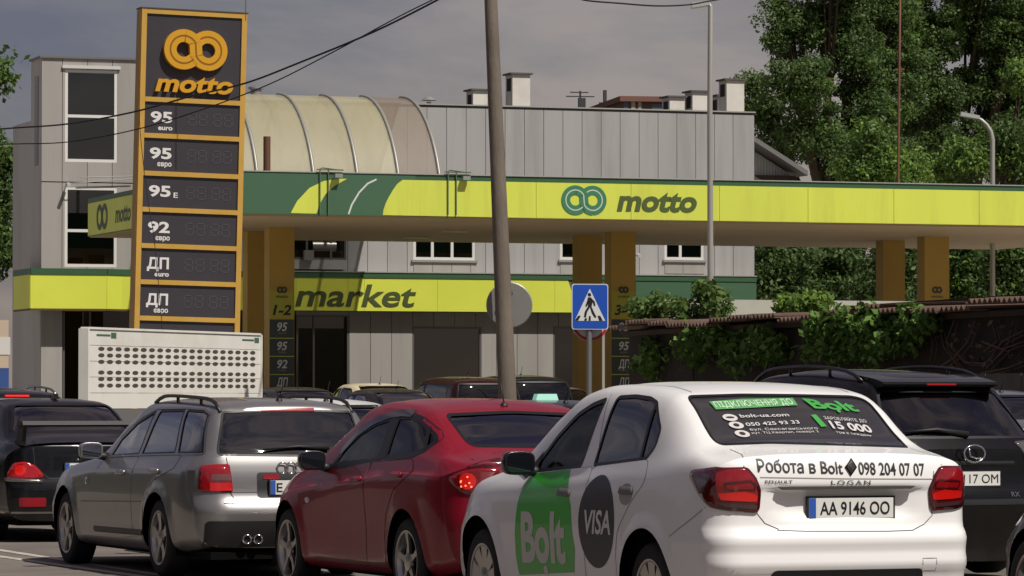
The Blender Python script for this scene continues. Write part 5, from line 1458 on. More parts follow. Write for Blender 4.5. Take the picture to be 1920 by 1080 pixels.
# ------------------------------------------------------------------ the black off-roader
def black_suv():
    K = dict(
        z7=[(-1.0, 1.04), (-.94, 1.11), (-.50, 1.49), (-.38, 1.59), (-.25, 1.625), (.1, 1.66), (.7, 1.685), (1.2, 1.66), (1.5, 1.61), (2.3, 1.16), (2.5, 1.12), (3.2, 1.02), (3.72, .82)],
        z5=[(-1.0, 1.01), (-.90, 1.09), (-.52, 1.40), (-.36, 1.52), (-.1, 1.57), (.6, 1.61), (1.1, 1.59), (1.5, 1.48), (2.3, 1.12), (3.2, .98), (3.72, .78)],
        w5=[(-1.0, .66), (-.8, .64), (-.3, .62), (.6, .63), (1.2, .64), (2.3, .72), (3.72, .6)],
        z4=[(-1.0, 1.02), (-.5, 1.12), (.5, 1.10), (1.7, 1.06), (2.4, 1.03), (3.72, .74)], w4=[(-1.0, .74), (-.6, .79), (.5, .82), (1.7, .82), (2.4, .80), (3.72, .68)],
        z3=[(-1.0, .95), (1.7, .93), (2.5, .88), (3.72, .62)], w3=[(-1.0, .84), (-.4, .885), (1, .89), (2.5, .885), (3.72, .78)],
        z2=[(-1.0, .60), (3.72, .58)], w2=[(-1.0, .86), (-.3, .91), (1, .905), (2.6, .91), (3.72, .82)],
        ws=[(-1.0, .8), (0, .85), (2.7, .85), (3.72, .74)], zb=[(-1.0, .15), (-.5, .18), (0, .20), (3.72, .26)])
    S = Shell(K, -1.0, 3.72, [(.3, .06), (.48, 0), (.68, 0), (.74, .05), (1.0, .07), (1.1, .08)], [(.3, .06), (.55, 0), (.8, .06), (1.0, .15)], (0, 2.715), .41, .36, rcr=.24, rcf=.42, bow=.06, step=.05)
    X, Y, TH = 3.22, 32.75, 28.0
    P = Pose(S, X, Y, TH)
    root = thing('black_suv_car', 'large black off-roader with roof rails behind the white taxi', 'car', (X, Y, 0), R(TH), 'cars in the right lane')
    M = paint('suv black paint', '060607', 0, .3, .4)
    for fr in 'LR':
        window(S, root, 'front_door_glass', rnd([(.90, 1.11), (.90, 1.55), (1.25, 1.52), (1.95, 1.10)], .03), fr, G_DARK, .02, .1)
        window(S, root, 'rear_door_glass', rnd([(.84, 1.11), (.84, 1.555), (.10, 1.53), (.02, 1.14)], .03), fr, G_DARK, .02, .1)
        window(S, root, 'quarter_glass', rnd([(-.02, 1.15), (.05, 1.52), (-.15, 1.48), (-.38, 1.20)], .03), fr, G_DARK, .02, .1)
        for d in ([(.87, .36), (1.98, .36), (2.0, .8), (1.95, 1.06), (.87, 1.085)], [(.44, .36), (.85, .36), (.85, 1.085), (.0, 1.11), (.40, .7)]):
            d = rnd(d, .05); o = S.patch('door', d, fr, M, root, .0022, .1); S.strip('door_gap', d, fr, .007, M_SEAM, o, .0012)
    window(S, root, 'rear_window', rnd([(-.56, 1.50), (.56, 1.50), (.70, 1.13), (-.70, 1.13)], .05), 'B', glass('suv rear glass', '23262b', 1.2), .02)
    window(S, root, 'windscreen', rnd([(-.66, 1.14), (.66, 1.14), (.56, 1.58), (-.56, 1.58)], .05), 'F', G_MID, .03)
    # roof spoiler with its brake lamp
    sp = MB().prism([(-.10, 1.635), (-.38, 1.60), (-.50, 1.575), (-.52, 1.555), (-.50, 1.535), (-.40, 1.52), (-.2, 1.52)], 'x', -.555, .555).build('roof_spoiler', M, root)
    MB().box(-.14, .14, -.528, -.521, 1.548, 1.562).build('high_brake_lamp', mat('dull lit brake lamp', '8c1218', .2, emit='ff2018', estr=.10), sp)
    lg, n_ = S.on(0, 1.0, 'B', .012); lg.y -= .045
    b = MB(); b.tube([lg + Vector((.10 * math.cos(t), 0, .068 * math.sin(t))) for t in [i * math.pi / 14 for i in range(29)]], .009, 6, False)
    b.tube([lg + Vector(v) for v in ((-.055, 0, .045), (-.04, 0, -.02), (.01, 0, -.035), (.085, 0, -.035))], .008, 6)
    b.build('maker_badge', M_CHROME, root, True)
    S.strip('tailgate_chrome', [(-.42, .925), (.42, .925)], 'B', .03, mat('dark chrome', '5a5a5c', .2, .9), root, .01, False, .05, 0, .012)
    p, n_ = S.on(0.0, .80, 'B', .016); pl = plate(root, p, '')
    flat_text('plate_lettering', '117 OM', (.075, -.0092, -.036), (1, 0, 0), (0, 0, 1), (0, -1, 0), .33, .074, M_BLACK, pl, .0, 0, .002)
    S.strip('bumper_chrome', [(-.85, .615), (.85, .615)], 'B', .045, mat('dark chrome', '5a5a5c', .2, .9), root, .006, False)
    tx = [(.46, 1.09), (.62, 1.10), (.80, 1.06), (.80, .86), (.66, .86), (.54, .95)]
    for g in (-1, 1):
        fr = RL if g < 0 else RRt
        lp = [(lambda v: (v.dot(fr[0]), v.dot(fr[1])))(S.on(g * a, z_, 'B')[0]) for a, z_ in tx]
        t = S.patch('tail_lamp', rnd(lp, .02), fr, mat('clear tail lens', '6d6a6a', .1, .5, coat=1.0), root, .010, .04, skirt=.012)
        for q in range(3):
            c = S.on(g * (.66 + .05 * q), 1.03 - .06 * q, 'B')[0]
            S.patch('lamp_bulb', circ(c.dot(fr[0]), c.dot(fr[1]), .03, 12), fr, M_CHROME, t, .013, .03)
    P.text('model_lettering', 'RX', (1897, 931), (1912, 931), (1897, 922), 'B', M_CHROME, root, off=.006)
    wp = [S.on(x, z_, 'B', .02)[0] for x, z_ in ((.02, 1.14), (-.25, 1.18), (-.55, 1.16))]
    MB().tube(wp, [.03, .018, .01], 6).build('rear_wiper', M_DARK, root, True)
    for sd_ in (-1, 1):
        rail(S, root, (-.25, 1.45), mat('suv roof rail', '1b1b1e', .3), sd_ * .58, .06)
        mirror(root, sd_ * .98, 1.85, 1.12, sd_, M, .2, .16)
        S.patch('headlamp', rnd([(sd_ * .42, .72), (sd_ * .72, .76), (sd_ * .74, .88), (sd_ * .46, .84)], .03), 'F', M_CLEARL, root, .006, .05)
    fittings(S, P, root, M, (0, 2.715), .41, .36, .36, .235, .22, 'five', .78, ((1.05, 'front'), (.15, 'rear')), .58)
black_suv()

# ------------------------------------------------------------------ leaves and trees
def leaf_mat(name, col, col2, trans=.35):
    if name in MATS: return MATS[name]
    m = bpy.data.materials.new(name); m.use_nodes = True
    nt = m.node_tree; n = nt.nodes; l = nt.links.new; n.clear()
    o = n.new('ShaderNodeOutputMaterial'); d = n.new('ShaderNodeBsdfPrincipled'); d.inputs['Roughness'].default_value = .55; d.inputs['Specular IOR Level'].default_value = .3
    t = n.new('ShaderNodeBsdfTranslucent'); x = n.new('ShaderNodeMixShader'); x.inputs['Fac'].default_value = trans
    g = n.new('ShaderNodeNewGeometry'); r = n.new('ShaderNodeMixRGB'); r.inputs['Color1'].default_value = (*lin(col), 1); r.inputs['Color2'].default_value = (*lin(col2), 1)
    l(g.outputs['Random Per Island'], r.inputs['Fac']); l(r.outputs['Color'], d.inputs['Base Color']); l(r.outputs['Color'], t.inputs['Color'])
    l(d.outputs['BSDF'], x.inputs[1]); l(t.outputs['BSDF'], x.inputs[2]); l(x.outputs['Shader'], o.inputs['Surface'])
    MATS[name] = m
    return m
L_MID = leaf_mat('mid green leaves', '47602e', '78924e', .45); L_DARK = leaf_mat('deep green leaves', '40542c', '688048', .45); L_BRIGHT = leaf_mat('fresh green leaves', '4e6e2c', '86a348', .42); L_VINE = leaf_mat('vine leaves', '3a5e24', '789a48', .3)
M_BARK = mat('bark', '4a3d30', .95, var=.25, vscale=5, bump=.6, bscale=20)
rng = np.random.default_rng(11)
def leaf_cloud(name, centers, radii, per, size, m, parent=None, flat=.25, loc=None):
    """leaves as small bent blades scattered through blobs (arrays in world metres)"""
    C = np.repeat(np.array(centers), per, axis=0); Rr = np.repeat(np.array(radii), per, axis=0)
    n = len(C); d = rng.normal(size=(n, 3)); d /= np.linalg.norm(d, axis=1)[:, None]
    rad = rng.random(n) ** .45
    P = C + d * Rr * rad[:, None]
    nr = d * .7 + rng.normal(size=(n, 3)) * .7 + np.array([0, 0, flat]); nr /= np.linalg.norm(nr, axis=1)[:, None]
    h = np.where(np.abs(nr[:, 2:3]) < .9, np.array([[0, 0, 1.]]), np.array([[1., 0, 0]]))
    u = np.cross(nr, h); u /= np.linalg.norm(u, axis=1)[:, None]; v = np.cross(nr, u)
    an = rng.random(n) * 2 * np.pi; u, v = u * np.cos(an)[:, None] + v * np.sin(an)[:, None], v * np.cos(an)[:, None] - u * np.sin(an)[:, None]
    s = size * rng.uniform(.6, 1.35, n)[:, None]
    V = np.stack([P - u * s * .5, P - v * s * .28 + nr * s * .06, P + u * s * .55, P + v * s * .28 + nr * s * .06], 1).reshape(-1, 3)
    if loc is not None: V = V - np.array(loc)
    me = bpy.data.meshes.new(name); me.vertices.add(4 * n); me.loops.add(4 * n); me.polygons.add(n)
    me.vertices.foreach_set('co', V.astype(np.float32).ravel()); me.loops.foreach_set('vertex_index', np.arange(4 * n, dtype=np.int32)); me.polygons.foreach_set('loop_start', np.arange(0, 4 * n, 4, dtype=np.int32))
    me.materials.append(m); me.update(); me.validate()
    return link(bpy.data.objects.new(name, me), parent)
def tree(name, label, group, dist, base_px, blobs, size, mats, per=170, sub=26, trunk_r=.28, seed=0, cat='tree', base_z=0.0):
    """blobs: (px, py, rx px, ry px, depth offset m); crown of many leaf clumps, limbs run to them"""
    rs = np.random.default_rng(seed + 3); s = FPX / dist
    bx = (base_px - 960) / s; root = thing(name, label, cat, (bx, dist, base_z), 0, group)
    cen, rad = [], []; limbs = MB(); tips = []
    for (px, py, rx, ry, dz) in blobs:
        c = at(px, py, dist + dz); k = max(5, int(sub * (rx * ry) / 4200.0 + 5))
        Rx, Rz = rx / s, ry / s; tips.append((c, (Rx + Rz) / 2))
        for _ in range(k):
            d = rs.normal(size=3); d /= np.linalg.norm(d); q = rs.random() ** .4
            r_ = rs.uniform(.30, .62)
            cen.append((c.x + d[0] * Rx * q * .85, c.y + d[1] * min(Rx, 3.5) * q * .85, c.z + d[2] * Rz * q * .85)); rad.append((r_ * 1.15, r_ * 1.15, r_ * .75))
    top = max(t[0].z for t in tips); b = Vector((bx, dist, base_z))
    fork = b + Vector((.1, 0, (top - base_z) * .38))
    limbs.tube([(0, 0, 0), (.05, .02, (fork.z - base_z) * .5), fork - b], [trunk_r, trunk_r * .8, trunk_r * .66], 10)
    for c, r_ in tips:
        mid = fork.lerp(c, .5) + Vector((rs.uniform(-.3, .3), rs.uniform(-.3, .3), rs.uniform(0, .5)))
        limbs.tube([fork - b, mid - b, c - b], [trunk_r * .5, trunk_r * .32, trunk_r * .12], 7)
        for _ in range(4):
            d = Vector(rs.normal(size=3)).normalized() * r_ * .8; limbs.tube([mid - b, c + d * .4 - b, c + d - b], [trunk_r * .2, trunk_r * .12, .02], 5)
    limbs.build('trunk', M_BARK, root, True)
    cen, rad = np.array(cen), np.array(rad); pick = rs.integers(0, len(mats), len(cen))
    for i, m in enumerate(mats):
        w = pick == i
        if w.any(): leaf_cloud('crown', cen[w], rad[w], per, size, m, root, loc=(bx, dist, base_z))
    return root
G1 = 'trees behind the filling station'
tree('broadleaf_tree', 'tall dark tree beside the market roof, widest of the trees', G1, 128, 1560, [(1480, 60, 62, 70, 0), (1560, 20, 80, 80, 1), (1500, 160, 70, 70, -1), (1600, 120, 80, 80, 1), (1530, 250, 95, 70, 0), (1640, 220, 80, 70, 1), (1660, 30, 70, 70, 2), (1560, -60, 110, 60, 0), (1590, 310, 80, 50, 0), (1690, 130, 60, 80, 2), (1680, 300, 60, 60, 2), (1450, 300, 50, 50, 1), (1440, 220, 30, 40, 1)], .125, [L_DARK, L_DARK, L_MID], 210, 27, .35, 1)
tree('broadleaf_tree', 'tall tree in the top right corner behind the rusty mast', G1, 133, 1800, [(1740, 60, 75, 80, 0), (1830, 30, 90, 80, 1), (1900, 90, 80, 80, 0), (1760, 170, 75, 75, 0), (1850, 180, 80, 70, 1), (1940, 200, 70, 90, 0), (1800, 280, 95, 65, 0), (1920, 300, 70, 70, 0), (1850, -50, 130, 50, 0), (1710, 240, 50, 70, 2), (1880, 130, 60, 60, 1), (1700, 0, 60, 60, 1), (1930, 20, 60, 70, 0)], .125, [L_DARK, L_MID, L_DARK], 210, 27, .35, 2)
tree('small_tree', 'brighter green young tree just above the canopy, left of the mast', G1, 116, 1640, [(1630, 265, 38, 38, 0), (1655, 310, 50, 40, 0), (1605, 320, 42, 36, 0), (1710, 320, 40, 38, 1)], .13, [L_BRIGHT, L_MID], 150, 26, .14, 3)
tree('small_tree', 'young green tree above the canopy by the curved lamp', G1, 118, 1840, [(1820, 300, 50, 45, 0), (1895, 270, 42, 60, 0), (1780, 320, 40, 36, 1), (1915, 150, 26, 34, 0), (1925, 330, 40, 40, 0)], .13, [L_MID, L_BRIGHT, L_DARK], 150, 26, .14, 4)
tree('small_tree', 'thin tree tip behind the last white chimney', G1, 146, 1405, [(1405, 160, 26, 26, 0), (1400, 215, 40, 36, 0), (1425, 180, 22, 40, 0)], .13, [L_DARK, L_MID], 110, 22, .16, 5)
for i, (px, w, bm, lab) in enumerate(((1470, 60, L_DARK, 'dark bush under the canopy beside the market corner'), (1570, 70, L_MID, 'dense bush seen under the canopy, left of the back column'), (1680, 60, L_DARK, 'dark bush seen between the two right columns'), (1815, 60, L_BRIGHT, 'bright bush under the canopy, right of the right column'), (1905, 60, L_MID, 'bush under the canopy at the right picture edge'))):
    tree('roadside_bush', lab, 'bushes seen under the canopy', 108 + (i % 2) * 2, px, [(px, 480, w, 50, 0), (px - 18, 540, w, 50, 0), (px + 15, 610, w, 55, 1)], .14, [bm, L_DARK], 150, 40, .10, 20 + i, 'bush')
tree('broadleaf_tree', 'tree at the left picture edge beside the market tower', 'trees on the left edge', 104, -30, [(-22, 400, 44, 130, 0), (-12, 300, 32, 60, 0), (-12, 460, 34, 70, 0)], .14, [L_DARK, L_MID], 150, 34, .25, 8)
tree('broadleaf_tree', 'leafy branch tips poking in at the upper left edge', 'trees on the left edge', 70, -80, [(-22, 138, 28, 34, 0), (-80, 90, 40, 50, 0), (-90, 200, 40, 50, 0)], .12, [L_MID, L_DARK], 110, 24, .25, 9)

# ------------------------------------------------------------------ shed with a corrugated roof and climbing plants
P1, P2 = Vector((2.05, 70.0, 0)), Vector((7.6, 48.99, 0))
eS = (P2 - P1).normalized(); LS = (P2 - P1).length; nS = Vector((-eS.y, eS.x, 0)); nS = nS if nS.x < 0 else -nS
rzS = math.atan2(eS.y, eS.x)
shed = thing('roadside_shed', 'long dark shed with a brown corrugated roof under climbing plants', 'shed', P1, rzS)
# local: x along the wall, y: +left normal of x axis
ysg = 1.0 if (Matrix.Rotation(rzS, 3, 'Z') @ Vector((0, 1, 0))).dot(nS) > 0 else -1.0
ZS = 2.66
MB().box(0, LS, min(0, -ysg * .2), max(0, -ysg * .2), -.02, ZS - .02).build('wall', mat('dark shed wall', '2a211d', .95, var=.3, vscale=2, bump=.4, bscale=8), shed)
MB().box(0, LS, min(-ysg * 3.8, -ysg * 4), max(-ysg * 3.8, -ysg * 4), -.02, ZS + .4).build('wall', mat('dark shed wall', '2a211d', .95), shed)
MB().box(0, .2, min(-ysg * .201, -ysg * 3.79), max(-ysg * .201, -ysg * 3.79), -.02, ZS).build('wall', mat('dark shed wall', '2a211d', .95), shed)
M_CORR = mat('brown fibre cement', '7a6355', .9, var=.18, vscale=1.5, dirt='4d3a30', dirt_amt=.6, dscale=1.4, bump=.2)
npan = 19; wpan = LS / npan
for i in range(npan):
    v, f = [], []; m_ = 40; dz0 = .05 * math.sin(i * 1.3) + random.uniform(-.012, .012) + .02 * (i % 2)
    for lay in (0, .016):
        for k in range(m_ + 1):
            x = i * wpan - .03 + (wpan + .06) * k / m_; w = .034 * math.sin(2 * math.pi * x / .185)
            ov = .38 + .03 * math.sin(i * 2.1)
            v += [(x, ysg * ov, ZS + dz0 + w + lay), (x, -ysg * 4.1, ZS + .14 + dz0 + w + lay)]
    o_ = 2 * (m_ + 1)
    for k in range(m_):
        a = 2 * k
        f += [(a, a + 2, a + 3, a + 1), (a + o_, a + 1 + o_, a + 3 + o_, a + 2 + o_), (a, a + o_, a + 2 + o_, a + 2)]
    mesh_obj('roof_sheet', v, f, M_CORR, shed, True)
MB().box(0, LS, min(ysg * .05, ysg * .12), max(ysg * .05, ysg * .12), ZS - .14, ZS - .06).build('eaves_beam', mat('old timber', '3a2c24', .9), shed)
def on_shed(px, py, out=.0):
    """where a pixel's ray meets the shed wall plane moved out by some metres"""
    d = ray(px, py); o = Vector((0, 0, EYE)); q = P1 + nS * out
    return o + d * ((q - o).dot(nS) / d.dot(nS))
def vine(label, blobs, m, per, size, out=.3, sub=14, seed=0):
    rs = np.random.default_rng(seed); cen, rad = [], []; root = None; st = MB(); first = None
    for (px, py, rx, ry) in blobs:
        c = on_shed(px, py, out); s = FPX / c.y
        if first is None: first = Vector((c.x, c.y, 0)); root = thing('climbing_plant', label, 'plant', first, 0, 'climbing plants on the shed')
        for _ in range(sub):
            a, b = rs.uniform(-1, 1), rs.uniform(-1, 1)
            if a * a + b * b > 1: continue
            p = c + eS * (a * rx / s / .27) * .9 + Vector((0, 0, b * ry / s)) + nS * rs.uniform(-.12, .12)
            cen.append(tuple(p)); rad.append((.20, .20, .15))
    leaf_cloud('leaves', cen, rad, per, size, m, root, flat=.5, loc=first)
    # a stem that climbs from the ground
    c = on_shed(*blobs[0][:2], .06); st.tube([(c.x - first.x, c.y - first.y, 0), c - first], [.03, .015], 6); st.build('stem', M_BARK, root, True)
vine('hanging vine leaves on the dark shed wall, left clump', [(1300, 650, 34, 34), (1350, 640, 40, 20), (1395, 660, 36, 36), (1440, 650, 26, 30), (1215, 670, 20, 40)], L_VINE, 16, .15, .22, 26, 31)
vine('dense vine spilling over the shed roof, right clump', [(1560, 610, 50, 28), (1620, 615, 50, 40), (1680, 615, 44, 36), (1600, 650, 54, 26), (1540, 640, 36, 36), (1655, 655, 36, 24), (1720, 600, 20, 26)], L_VINE, 22, .13, .30, 34, 32)
def roof_bush(label, blobs, m, seed):
    rs = np.random.default_rng(seed); cen, rad = [], []; first = None
    for (px, py, rx, ry, dist) in blobs:
        c = at(px, py, dist); s = FPX / dist
        if first is None:
            first = Vector((c.x, c.y, ZS)); root = thing('climbing_plant', label, 'plant', first, 0, 'climbing plants on the shed'); st = MB()
        st.tube([(0, 0, 0), c - first], [.02, .01], 5)
        for _ in range(16):
            d = rs.normal(size=3); d /= np.linalg.norm(d)
            cen.append((c.x + d[0] * rx / s, c.y + d[1] * .4, c.z + d[2] * ry / s * .9)); rad.append((.17, .17, .14))
    leaf_cloud('leaves', cen, rad, 26, .12, m, root, loc=first); st.build('stem', M_BARK, root, True)
roof_bush('green bush growing over the shed roof beside the price column', [(1210, 580, 26, 16, 69), (1240, 572, 30, 20, 69), (1300, 578, 40, 18, 68), (1335, 568, 34, 22, 68), (1320, 545, 14, 12, 68)], L_MID, 41)
roof_bush('thin creeper tips on the shed roof before the pale wall', [(1490, 572, 30, 10, 63), (1525, 566, 22, 10, 62)], L_BRIGHT, 42)
# bare creeper stems on the right
cr = thing('bare_creeper', 'bare brown creeper stems on the shed wall at the right', 'plant', (on_shed(1800, 640).x, on_shed(1800, 640).y, 0))
mb = MB()
for k, pts in enumerate((((1735, 600), (1750, 640), (1745, 680)), ((1790, 600), (1775, 640), (1810, 680), (1850, 682), (1880, 640), (1920, 620)), ((1830, 600), (1815, 640), (1790, 670), (1760, 690)), ((1860, 600), (1870, 640), (1845, 660)), ((1900, 600), (1890, 650), (1850, 690)), ((1920, 640), (1880, 655), (1840, 640)), ((1760, 600), (1770, 650), (1800, 690)), ((1940, 670), (1890, 690), (1840, 700)))):
    mb.tube([on_shed(px, py, .10) - Vector(cr.location) for px, py in pts], .014, 5)
    mb.tube([on_shed(px + 8, py + 4, .08) - Vector(cr.location) for px, py in pts], .009, 5)
mb.build('stems', mat('dry stem', '5c4a40', .9), cr, True)
c = leaf_cloud('leaves', [tuple(on_shed(random.uniform(1740, 1920), random.uniform(600, 690), .12)) for _ in range(26)], [(.1, .1, .1)] * 26, 3, .09, leaf_mat('dry leaves', '5a4a3a', '8a7a66'), cr, loc=tuple(cr.location))
# pale low wall beyond the shed
pw = Site('concrete_wall', 'pale grey concrete wall behind the shed roof', 'wall', sa(1500, 77), 77, 0)
for i in range(4):
    x0, x1 = 1236 + i * 124, 1236 + (i + 1) * 124
    pw.box('wall_panel', sa(x0, 77) + .008, sa(x1, 77) - .008, 77, 77.2, 0, sz(1500, 563, 77), mat('pale concrete', 'a6a59a', .85, var=.08, vscale=1.5))
# low block wall at the right edge in front of the shed
lwl = thing('low_block_wall', 'low grey wall beside the shed at the right picture edge', 'wall', at(1800, 745, 52).xy.to_3d(), rzS)
for i in range(8):
    MB().box(i * 1.2 + .01, (i + 1) * 1.2 - .01, -.12, .12, 0, 1.45 + .30).build('wall_block', mat('grey block', '5a5653', .95, var=.2, vscale=3, bump=.4), lwl)

# ------------------------------------------------------------------ poles, signs, lamps, cables
M_CONC = mat('weathered concrete', '6f655a', .9, var=.16, vscale=3, bump=.4, bscale=25, dirt='4a4038', dirt_amt=.5, dscale=2, stretch=(1, 1, .3))
PD = 54.0
pb, pt = at(952, 760, PD), at(917, -80, PD)
pole = thing('concrete_pole', 'leaning grey concrete utility pole in the middle of the view', 'pole', (pb.x + (pb.x - pt.x) / (pt.z - pb.z) * pb.z, PD, 0))
pl = Vector(pole.location)
MB().lathe([(.135, 0), (.127, 1.4)], 16, 'z').tube([(0, 0, 0), (pt - pl) * .5, pt - pl], [.135, .108, .084], 16).build('shaft', M_CONC, pole, True, auto=50)
top = pt - pl
MB().box(top.x - .5, top.x + .5, -.05, .05, top.z - .25, top.z - .15).build('cross_arm', mat('galvanised steel', '8a8a88', .5, .6), pole)
for x in (-.42, .42): MB().lathe([(.02, 0), (.045, .04), (.03, .08), (.045, .12), (.001, .15)], 12, 'z', (top.x + x, 0, top.z - .15)).build('insulator', mat('brown glaze', '4a2a1c', .2), pole, True)
dc = at(955, 572, PD + .30)
disc = thing('round_road_sign', 'grey back of a round sign mounted behind the concrete pole', 'sign', (dc.x, dc.y, dc.z))
MB().lathe([(.001, -.012), (.30, -.012), (.315, -.004), (.315, .012), (.001, .012)], 40, 'y').build('sign_plate', mat('sign back grey', '8d8b86', .45, .3, var=.05), disc, False)
MB().box(-.05, .05, -.16, -.013, -.20, -.16).box(-.05, .05, -.16, -.013, .16, .20).build('clamp', mat('galvanised steel', '8a8a88', .5, .6), disc)
# pedestrian crossing sign
XD = 63.0; xs = FPX / XD
c0 = at(1106, 575, XD); XP = .345
ped = thing('crossing_sign', 'blue square pedestrian crossing sign with white triangle on a grey post', 'sign', (c0.x, XD, LOT), R(12))
zc = c0.z - LOT
ped_m = mat('galvanised steel', '8a8a88', .5, .6)
MB().lathe([(.045, 0), (.045, zc + .32)], 14, 'z', (0, .05, 0)).build('post', ped_m, ped, True)
pq = rnd([(-.28, -XP), (.28, -XP), (.28, XP), (-.28, XP)], .04)
pp = MB().prism([(a, b + zc) for a, b in rnd([(-.295, -.36), (.295, -.36), (.295, .36), (-.295, .36)], .045)], 'y', -.012, .0).build('sign_plate', mat('sign border white', 'c9cdd2', .4), ped)
MB().prism([(a, b + zc) for a, b in pq], 'y', -.0155, -.0125).build('blue_field', mat('sign blue', '1d4fb0', .4), pp)
def c6(q): return [((x - 437) / 3 / xs / .95, zc - ((y - 525) / 3) / xs) for x, y in q]
MB().prism(c6([(435, 424), (352, 605), (520, 605)]), 'y', -.019, -.016).build('white_triangle', mat('sign white field', 'd5d6d4', .4), pp)
mb = MB()
for q in ([(424, 452), (432, 447), (441, 452), (442, 463), (434, 469), (425, 463)], [(424, 472), (444, 474), (450, 500), (444, 530), (424, 528), (426, 500)], [(444, 478), (462, 496), (466, 520), (458, 522), (452, 502), (440, 490)], [(424, 480), (418, 500), (410, 522), (418, 526), (428, 504), (432, 488)], [(424, 526), (436, 528), (420, 556), (414, 586), (402, 584), (408, 552)], [(436, 528), (446, 528), (458, 556), (472, 584), (462, 588), (446, 562)], [(352, 603), (372, 576), (386, 576), (372, 603)], [(404, 603), (408, 590), (420, 590), (418, 603)], [(428, 603), (430, 578), (440, 578), (440, 603)], [(486, 603), (478, 576), (492, 576), (506, 603)]):
    mb.prism(c6(q), 'y', -.022, -.0195)
tag(mb.build('walking_figure', mat('sign black', '141414', .5), pp), kind='stuff')
rd = at(1106, 604, XD + .3)
red = thing('round_ban_sign', 'white round sign with red rim peeping out under the crossing sign', 'sign', (rd.x, XD + .12, rd.z), R(12))
MB().lathe([(.001, -.01), (.30, -.01), (.30, .01), (.001, .01)], 36, 'y').build('sign_plate', mat('sign white field', 'd5d6d4', .4), red)
MB().lathe([(.25, -.014), (.298, -.014), (.298, -.0105), (.25, -.0105)], 36, 'y', (0, 0, 0), True).build('red_rim', mat('sign red', 'b02a30', .4), red)
# lamp posts
def lamp_post(label, px, dist, head, r0, r1, ybase, curve, m):
    g = at(px, 745, dist); o = thing('street_lamp', label, 'street lamp', (g.x, dist, LOT), 0, 'street lamps'); pts = []
    for (x, y) in curve: p = at(x, y, dist); pts.append((p.x - g.x, 0, p.z - LOT))
    MB().tube([(0, 0, 0)] + pts, [r0] + [r0 + (r1 - r0) * i / max(1, len(pts) - 1) for i in range(len(pts))], 12).build('post', m, o, True)
    (x0, y0), (x1, y1) = head; p0, p1 = at(x0, y0, dist), at(x1, y1, dist)
    a, b = Vector((p0.x - g.x, 0, p0.z - LOT)), Vector((p1.x - g.x, 0, p1.z - LOT)); d = (b - a); n = Vector((-d.z, 0, d.x)).normalized() * .07
    if n.z > 0: n = -n
    mb = MB()
    q = [a + n * .2, b + n * .2, b + n, a + n * 1.3]
    mb.prism([(p.x, p.z) for p in (a - n * .3, b - n * .3, b + n * .9, a + n * 1.1)], 'y', -.16, .16).build('lamp_head', mat('lamp head grey', 'b2b2ae', .4), o)
    return o
lamp_post('curved grey street lamp in front of the right hand trees', 1861, 97, ((1801, 212), (1836, 219)), .062, .04, 555, [(1861, 400), (1861, 262), (1858, 247), (1850, 234), (1840, 225), (1832, 221)], mat('painted post', 'a6a49c', .45, .3))
lamp_post('tall white lamp post in front of the canopy', 1332, 74, ((1296, 8), (1330, 4)), .055, .040, 560, [(1332, 500), (1331, 200), (1332, 12), (1326, 4)], mat('painted post', 'a6a49c', .45, .3))
g = at(1685, 745, 97); mast = thing('rusty_mast', 'thin rusty mast rising in front of the right hand trees', 'mast', (g.x, 97, LOT))
mp = [at(1684, 345, 97), at(1686, 130, 97), at(1689, -60, 97)]
MB().tube([(0, 0, 0)] + [(p.x - g.x, 0, p.z - LOT) for p in mp], [.05, .035, .03, .022], 8).build('rod', mat('rusty steel', '7a5240', .8, .2, var=.2, vscale=3), mast, True)
q = at(1687, 130, 97); MB().box(-.12, .12, -.02, .02, q.z - LOT - .02, q.z - LOT + .02).build('bracket', mat('rusty steel', '7a5240', .8), mast).location.x = q.x - g.x
# overhead cables
M_CABLE = mat('black cable', '1a1a1c', .7)
def cable(label, pts, r):
    P = [at(*p) for p in pts]; o_ = P[0]
    # smooth through the points
    Q = []
    for i in range(len(P) - 1):
        p0, p1, p2, p3 = P[max(i - 1, 0)], P[i], P[i + 1], P[min(i + 2, len(P) - 1)]
        for k in range(6):
            t = k / 6; Q.append(.5 * ((2 * p1) + (-p0 + p2) * t + (2 * p0 - 5 * p1 + 4 * p2 - p3) * t * t + (-p0 + 3 * p1 - 3 * p2 + p3) * t ** 3))
    Q.append(P[-1])
    o = MB().tube([p - o_ for p in Q], r, 6).build('overhead_cable', M_CABLE, None, True); o.location = o_
    return tag(o, label, 'cable', 'overhead cables')
cable('upper black cable crossing the price sign', [(-60, 246, 62), (25, 240, 62), (130, 232, 61), (250, 210, 60), (360, 180, 59), (460, 156, 58), (560, 118, 57), (700, 60, 56), (820, 0, 55), (900, -45, 54)], .014)
cable('lower thin cable crossing the price sign', [(-60, 272, 62), (25, 270, 62), (130, 266, 61), (250, 244, 60), (360, 212, 59), (500, 160, 58), (620, 100, 57), (750, 30, 56), (830, -10, 55), (900, -50, 54)], .009)
cable('short black cable at the top edge by the white lamp post', [(1060, -14, 62), (1095, 0, 62), (1160, 6, 62), (1230, 11, 63), (1290, 9, 64), (1330, 2, 66), (1400, -10, 68)], .014)
cable('thin loose wire hanging down the price sign', [(262, 205, 64), (262, 235, 64), (268, 300, 64), (278, 380, 64), (288, 440, 64), (296, 520, 64), (303, 600, 64), (306, 680, 64)], .006)
rod = at(461, 25, 66.4)
rdo = MB().tube([(0, 0, 0), (0, 0, 1.2)], .008, 5).build('sign_rod', mat('rusty steel', '7a5240', .8), None); rdo.location = (rod.x - .02, rod.y + .25, rod.z - .1); tag(rdo, 'thin upright rod on the top right corner of the price sign', 'rod')

